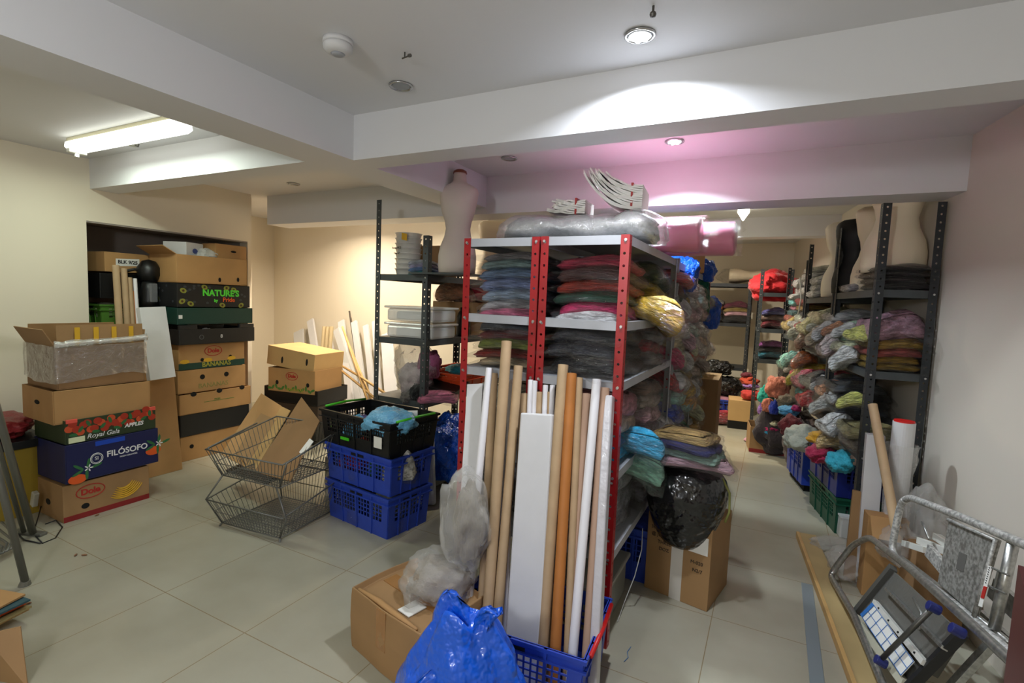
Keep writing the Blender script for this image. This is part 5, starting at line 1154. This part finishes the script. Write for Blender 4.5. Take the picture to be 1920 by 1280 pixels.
# ---------------------------------------------------------------- rolls and cardboard in front of the wall rack
T_=at(1636,758,Y=3.30); tube_thing('square kraft tube leaning across the white film roll',at(1680,990,Y=3.02),T_,.022,KRAFT)
t=thing('film_roll','tall white roll with a red end, wrapped in clear plastic by the rack','roll',(.655,3.30,0))
MB().lathe([(.05,0),(.05,.94)],n=28).build('roll_body',WHITEP,t,smooth=False); MB().lathe([(.046,.94),(.046,.948),(.001,.948)],n=28).build('red_end',REDC,t)
rg=[]
for i in range(22):
    z=.02+.80*i/21; rg.append([V(((.058+.012*abs(nz((math.cos(2*PI*k/28),math.sin(2*PI*k/28),z*8),2,3))+(.05 if z>.70 else 0)*abs(nz((math.cos(2*PI*k/28)*2,math.sin(2*PI*k/28)*2,z*9),1.5,6)))*math.cos(2*PI*k/28),(.058+.01*abs(nz((k,z*9,0),.7,1)))*math.sin(2*PI*k/28),z)) for k in range(28)])
MB().loft(rg,cap=False).build('plastic_wrap',FILMH,t,smooth=True)
A=at(1638,815,Y=3.37); slab('white_slab','flat white slab standing between the rack post and the film roll','packaging',(A.x+.02,3.37,0),(A.x+.01,3.39,A.z),.085,.06,WHITEP,side=V((1,0,0)))
slab('kraft_strip','narrow brown card strip standing at the foot of the rack post','cardboard',(.49,3.36,0),(.50,3.40,.50),.055,.03,CARDB,side=V((1,0,0)))
t=thing('clear_bag','big empty clear bag slumped by the wall behind the stepladder','bag',(.76,3.22,.20)); film_lump(t,.24,.3,.50,k=3,m=FILMH)
t=thing('clear_bag','crumpled clear bag gathered at the foot of the kraft tube','bag',(.66,3.14,.24)); film_lump(t,.22,.2,.24,k=5,m=FILMH)
t=thing('clear_bag','clear plastic bag lying between the timber planks and the stepladder','bag',at(1590,1075,Z=0)); film_lump(t,.24,.36,.16,k=0,m=FILMH)
t=thing('clear_bag','white crumpled plastic lying at the far end of the timber planks','bag',at(1560,1028,Z=0)); film_lump(t,.16,.28,.08,k=2,m=FILMH)
p=at(1640,1100,Z=0)
t=carton('flat_carton','tall brown carton standing behind the stepladder with its top flap hanging','box',(.61,3.25,0),.18,.09,.44,.10,CARD,flaps=[('s',140,.12)])
carton('cardboard_box','brown box behind the paint spattered platform by the wall','box',(.77,3.04,0),.20,.18,.40,.12,CARDD)
# planks and strip on the floor
def plank(label,far,near,w,th,m,z0=.0,name='timber_plank'):
    A=at(*far,Z=z0); B=at(*near,Z=z0); B=B+(B-A)*.35; x=(B-A).normalized(); s=V((-x.y,x.x,0)); mb=MB()
    mb.add([A+V((0,0,th)),B+V((0,0,th)),B+s*w+V((0,0,th)),A+s*w+V((0,0,th)),A,B,B+s*w,A+s*w],[(0,1,2,3),(7,6,5,4),(0,4,5,1),(1,5,6,2),(2,6,7,3),(3,7,4,0)])
    o=mb.build(name,m,bevel=.002); return tag(o,label,'plank')
TIM=K('pale timber','#b09868',rough=.6,var=.15,vscale=3)
plank('wide pale timber plank lying on the tiles beside the stepladders',(1497,1003),(1602,1280),.10,.022,TIM)
plank('narrow timber batten along the aisle side of the wide plank',(1492,1006),(1590,1280),.018,.04,WOOD)
plank('grey metal strip lying flat on the tiles beside the timber',(1502,1092),(1518,1280),.055,.004,K('blue grey metal','#8c979c',rough=.4,metal=.3),name='metal_strip')
# ---------------------------------------------------------------- stepladders
class Pl:   # a real plane of the ladder; points measured on it
    def __init__(s,A,B,C): s.o=V(A); s.n=(V(B)-V(A)).cross(V(C)-V(A)).normalized(); s.n = -s.n if s.n.dot(V((0,0,CAMZ))-s.o)<0 else s.n
    def __call__(s,x,y,lift=0):
        d=_fw+_rt*((x-960)/FOC)-_up*((y-640)/FOC); c=V((0,0,CAMZ)); return c+d*((s.o+s.n*lift-c).dot(s.n)/d.dot(s.n))
def plate(name,pts,n,th,m,parent,bevel=0):
    k=len(pts); o=MB().loft([[p for p in pts],[p-n*th for p in pts]]).build(name,m,parent,bevel=bevel); return o
def bar(name,A,B,w,th,n,m,parent,bevel=.001):
    x=(B-A).normalized(); s_=n.cross(x).normalized()*w/2; return plate(name,[A-s_,B-s_,B+s_,A+s_],n,th,m,parent,bevel)
def smooth_path(P,k=.05,n=5):
    out=[P[0]]
    for i in range(1,len(P)-1):
        p,q,r_=P[i-1],P[i],P[i+1]; kk=min(k,(p-q).length*.5,(r_-q).length*.5); s_=q+(p-q).normalized()*kk; e=q+(r_-q).normalized()*kk
        for j in range(n+1): f=j/n; out.append(s_*(1-f)**2+q*2*f*(1-f)+e*f*f)
    return out+[P[-1]]
p1=Pl(at(1568,1065,Z=.10),at(1655,1280,Z=.15),at(1700,1060,Y=2.56))
o1=at(1568,1065,Z=.10); g=lambda x,y,l=0: p1(x,y,l)-o1
t=thing('stepladder','worn aluminium stepladder with a rounded guard rail lying beside the timber planks','stepladder',o1)
far=[g(1690,1370),g(1655,1280),g(1600,1150),g(1556,1078),g(1598,1022),g(1630,1006),g(1700,1060),g(1800,1150),g(1893,1237),g(1990,1325)]
MB().tube(smooth_path(far,.06),.0155,12).build('guard_rail',ALU,t,smooth=True)
RIB=K('ribbed grey aluminium','#8e8c86',rough=.45,metal=.7,bump=.6,bscale=30,bdist=.004); SHD=K('dull grey sheet','#605f5b',rough=.5,metal=.5)
n1=p1.n
plate('platform',[g(1606,1140,-.03),g(1668,1064,-.03),g(1792,1178,-.03),g(1693,1290,-.03)],n1,.012,RIB,t)
bar('platform_edge',g(1601,1143,-.01),g(1668,1060,-.01),.035,.03,n1,SHD,t)
bar('platform_edge',g(1690,1290,-.01),g(1795,1180,-.01),.022,.03,n1,K('black edge','#18181a',rough=.5),t)
bar('tread_edge',g(1636,1126,.0),g(1728,1240,.0),.020,.02,n1,K('pale aluminium','#d0cec6',rough=.45,metal=.15),t)
for f in (.15,.38,.58,.88): c=g(1636,1126,.002).lerp(g(1728,1240,.002),f); MB().cyl(c-n1*.004,c+n1*.002,.004,8).build('rivet_hole',DARK,t)
bar('tread_edge',g(1658,1102,-.005),g(1765,1212,-.005),.012,.02,n1,ALU,t)
bar('side_panel',g(1606,1165,-.005),g(1690,1278,-.005),.03,.02,n1,K('cream enamel side','#b8b4a0',rough=.5),t)
L0,L1,L2,L3=g(1614,1152,.0),g(1636,1130,.0),g(1714,1240,.0),g(1690,1266,.0)
plate('instruction_label',[L0,L1,L2,L3],n1,.002,PAPER,t)
BI=K('blue label ink','#2c6cb4')
for i in range(8): MB().tube([L0.lerp(L3,i/7)+n1*.002,L1.lerp(L2,i/7)+n1*.002],.0012,4).build('blue_line',BI,t)
for q in (0,.5,1): MB().tube([L0.lerp(L1,q)+n1*.002,L3.lerp(L2,q)+n1*.002],.0012,4).build('blue_line',BI,t)
plate('blue_header',[L0+n1*.003,L1+n1*.003,L1.lerp(L2,.06)+n1*.003,L0.lerp(L3,.06)+n1*.003],n1,.001,BI,t)
MB().tube([g(1648,1240,.03),g(1748,1140,.03)],.009,10).build('brace',K('dark brace','#56544f',rough=.4,metal=.6),t,smooth=True)
MB().tube([g(1738,1205,-.06),g(1792,1180,-.06)],.009,10).build('brace',K('dark brace','#56544f',rough=.4,metal=.6),t,smooth=True)
for x,y in ((1650,1239),(1749,1138),(1793,1181)):
    c=g(x,y,.03); MB().cyl(c-n1*.022,c+n1*.016,.017,12).build('blue_cap',K('blue cap','#1c2464',rough=.4),t,bevel=.003)
bar('rear_stile',g(1772,1290,-.12),g(1850,1205,-.12),.035,.02,n1,ALU,t)
bar('rear_stile',g(1745,1262,-.12),g(1800,1178,-.12),.02,.02,n1,SHD,t)
MB().tube([g(1590,1135,-.035),g(1640,1250,-.035),g(1680,1345,-.035)],.012,8).build('lower_rail',SHD,t,smooth=True)
MB().tube([g(1712,1120,-.02),g(1728,1150,-.02),g(1724,1180,-.02)],.005,6).build('spring_clip',ALU,t,smooth=True)
# second, taller ladder behind it
p2=Pl(at(1672,1040,Y=2.8),at(1695,945,Y=2.8),at(1920,1022,Y=2.05)); o2=at(1672,1040,Y=2.8); g=lambda x,y,l=0: p2(x,y,l)-o2; n2=p2.n
t=thing('stepladder','paint spattered stepladder with a tray platform leaning by the slanted wall','stepladder',o2)
MB().tube(smooth_path([g(1990,1310),g(1893,1222),g(1800,1140),g(1700,1062),g(1671,1035),g(1680,985),g(1690,940),g(1706,932),g(1800,968),g(1920,1020),g(2000,1056)],.05),.0145,12).build('guard_rail',ALUP,t,smooth=True)
MB().tube([g(1690,1045,-.02),g(1780,1115,-.02),g(1893,1205,-.02)],.011,10).build('lower_rail',ALU,t,smooth=True)
plate('platform',[g(1757,1092),g(1778,974),g(1866,1010),g(1858,1035),g(1824,1152)],n2,.02,K('paint spattered sheet','#9a9892',rough=.5,metal=.2,col2=rgb('#67655f'),vscale=70,detail=6),t,bevel=.004)
MB().tube([g(1778,974,.004),g(1866,1012,.004),g(1826,1155,.004)],.007,6).build('platform_edge',ALUP,t,smooth=True)
plate('warning_label',[g(1853,1060,.012),g(1860,1062,.012),g(1841,1138,.012),g(1834,1135,.012)],n2,.002,PAPER,t)
plate('red_label',[g(1844,1098,.014),g(1850,1100,.014),g(1844,1122,.014),g(1838,1120,.014)],n2,.002,TXR,t)
for i in range(8): y=1064+4*i; MB().box(-.001,.001,-.003,.003,-.001,.001).build('warning_lettering',TXK,t,loc=g(1855-.25*(y-1064),y,.013))
plate('centre_mark',[g(1798,1034,.001),g(1813,1040,.001),g(1806,1072,.001),g(1792,1066,.001)],n2,.002,K('grey stencil','#5c5a56',rough=.6),t)
MB().tube([g(1899,1020,-.01),g(1864,1178,-.01)],.016,10).build('cross_bar',ALU,t,smooth=True)
for w_ in ([(1860,1064),(1892,1079)],[(1872,1070),(1864,1104)],[(1854,1098),(1886,1113)]): MB().tube([g(*w_[0],.01),g(*w_[1],.01)],.0035,6).build('wire_catch',WIRE,t)
for A,B,w,l in (((1690,1017),(1730,1030),.026,-.05),((1718,1012),(1772,1034),.028,-.07),((1748,1004),(1775,1022),.028,-.09)): bar('bracket_arm',g(*A,l),g(*B,l),w,.03,n2,K('pale aluminium','#d0cec6',rough=.45,metal=.15),t)
bar('side_plate',g(1736,1030,-.03),g(1768,1068,-.03),.05,.02,n2,ALUP,t)
MB().tube([g(1729,978,-.04),g(1742,1010,-.04)],.006,6).build('hook_rod',ALU,t,smooth=True)
for A,B in (((1860,1092),(1930,1158)),((1852,1108),(1930,1180)),((1832,1150),(1930,1240))): bar('rear_stile',g(*A,-.10),g(*B,-.10),.035,.02,n2,ALU,t)
# dark red door edge beside the camera
E1=at(1884,1280,Y=1.15); E2=at(1915,1060,Y=1.15)
t=struct(obox('door_1',K('dark red door paint','#4c0f14',rough=.4),0,.04,-.75,.0,0,E2.z)); t.location=(E2.x-.004,1.15,0); t.rotation_euler=(0,0,-rad(14))
# ================================================================ left edge things
t=thing('folding_table','folded grey metal table frame standing by the wall, feet on the tiles','table',(-3.18,1.05,0))
o0=t.location; L_=lambda p: p-o0
LG=K('grey tube leg','#6f6f68',rough=.4,metal=.4)
f1=at(48,1098,Z=.0); h1=at(0,905,Y=1.0); 
MB().tube([L_(f1)+V((0,0,.02)),L_(h1+(h1-f1)*1.2)],.016,10).build('leg',LG,t,smooth=True); MB().tube([L_(f1)+V((-.01,0,0)),L_(f1)+V((0,0,.03))],[.026,.018],10).build('foot',K('rubber foot','#77756a',rough=.7),t)
f2=at(62,1005,Z=0); h2=at(0,790,Y=1.12); 
MB().tube([L_(f2)+V((0,0,.02)),L_(h2+(h2-f2)*.9)],.018,10).build('leg',LG,t,smooth=True); f3=at(45,1003,Z=0); h3=at(-15,800,Y=1.12); MB().tube([L_(f3)+V((0,0,.02)),L_(h3+(h3-f3)*.9)],.012,10).build('leg',LG,t,smooth=True)
MB().box(-.10,.10,-.022,.022,0,.018).build('foot',LG,t,loc=L_(f2)-V((.05,0,0)),rot=(0,0,.35),bevel=.004)
top=L_(h1+(h1-f1)*1.2); 
MB().box(-1.35,-.8,-.22,.35,0,.03).build('table_top',K('brown board','#7a6a54',rough=.6),t,loc=(top.x,top.y,top.z),bevel=.004)
t=thing('wire_rack','curled steel wire rack lying on the tiles under the table legs','wire rack',at(5,1050,Z=0))
for k in range(4): MB().tube([V((-.35,.02+.03*k,.05+.012*k)),V((-.06,.02+.02*k,.05+.012*k)),V((.02-.01*k,-.02+.02*k,.045)),V((-.02,-.06+.01*k,.03)),V((-.35,-.10+.01*k,.02))],.006,6).build('wire',WIRE,t,smooth=True)
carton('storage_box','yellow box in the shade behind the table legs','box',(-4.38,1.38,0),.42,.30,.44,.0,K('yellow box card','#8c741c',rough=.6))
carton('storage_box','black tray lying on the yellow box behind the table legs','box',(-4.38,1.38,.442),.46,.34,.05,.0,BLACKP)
lump('plastic_bag','dull red plastic bag on the black tray by the wall','bag',(-4.40,1.36,.49),.42,.36,.17,'#8c2c30',m=K('dull red bag','#9a3034',rough=.4,coat=.3,bump=.5,bscale=10,bdist=.02),k=2)
o=MB().tube([at(78,945,Z=.05),at(72,968,Z=.02),at(62,1000,Z=.004),at(80,1018,Z=.004),at(104,1008,Z=.004),at(117,988,Z=.004),at(105,975,Z=.004),at(85,982,Z=.004)],.0035,6).build('black_cable',BLACKP,smooth=True); tag(o,'thin black cable looped on the tiles beside the banana box','cable')
o=MB().tube([at(20,990,Z=.005),at(45,1012,Z=.005),at(76,1018,Z=.005)],.004,6).build('black_cable',BLACKP,smooth=True); tag(o,'short dark cable end behind the table foot','cable')
t=thing('power_adapter','white plug adapter hanging by the dark boxes at the wall','adapter',at(65,935,Y=1.42)); MB().box(-.02,.02,-.015,.015,-.05,.05).build('adapter_body',K('greyish white plastic','#b0ac9c',rough=.5),t,bevel=.006,rot=(0,rad(20),0))
# bottom corner: carton panel and papers
P=[at(-30,1190,Y=.72),at(38,1175,Y=.80),at(52,1290,Y=.78),at(-30,1300,Y=.72)]
o=quad(P,'carton_panel',CARDB,.006); tag(o,'brown carton panel standing at the very corner below the papers','cardboard')
t=thing('paper_stack','loose stack of worn cards and papers on the floor by the carton panel','papers',at(0,1135,Z=.10))
for k in range(6):
    c=[CARDL,K('dull olive card','#8c7c50'),TXO,CARDD,K('dark teal card','#2c4c54'),CARD][k]
    MB().box(-.26,.05+.02*math.sin(k*2),-.09,.07,k*.014-.06,k*.014-.052).build('card_sheet',c,t,rot=(0,rad(-8+2*k),.25+.12*math.sin(k*3)))
for i,(x,y) in enumerate(((52,1132),(142,1041),(158,1041),(182,966))):
    p=at(x,y,Z=.002); o=lump('debris_scrap',f'tiny brown scrap lying on the tiles, {["beside the papers","in front of the cable loop","paired with another scrap","at the banana box corner"][i]}','scrap',p,.03,.012,.008,'#8c5c34',k=i)
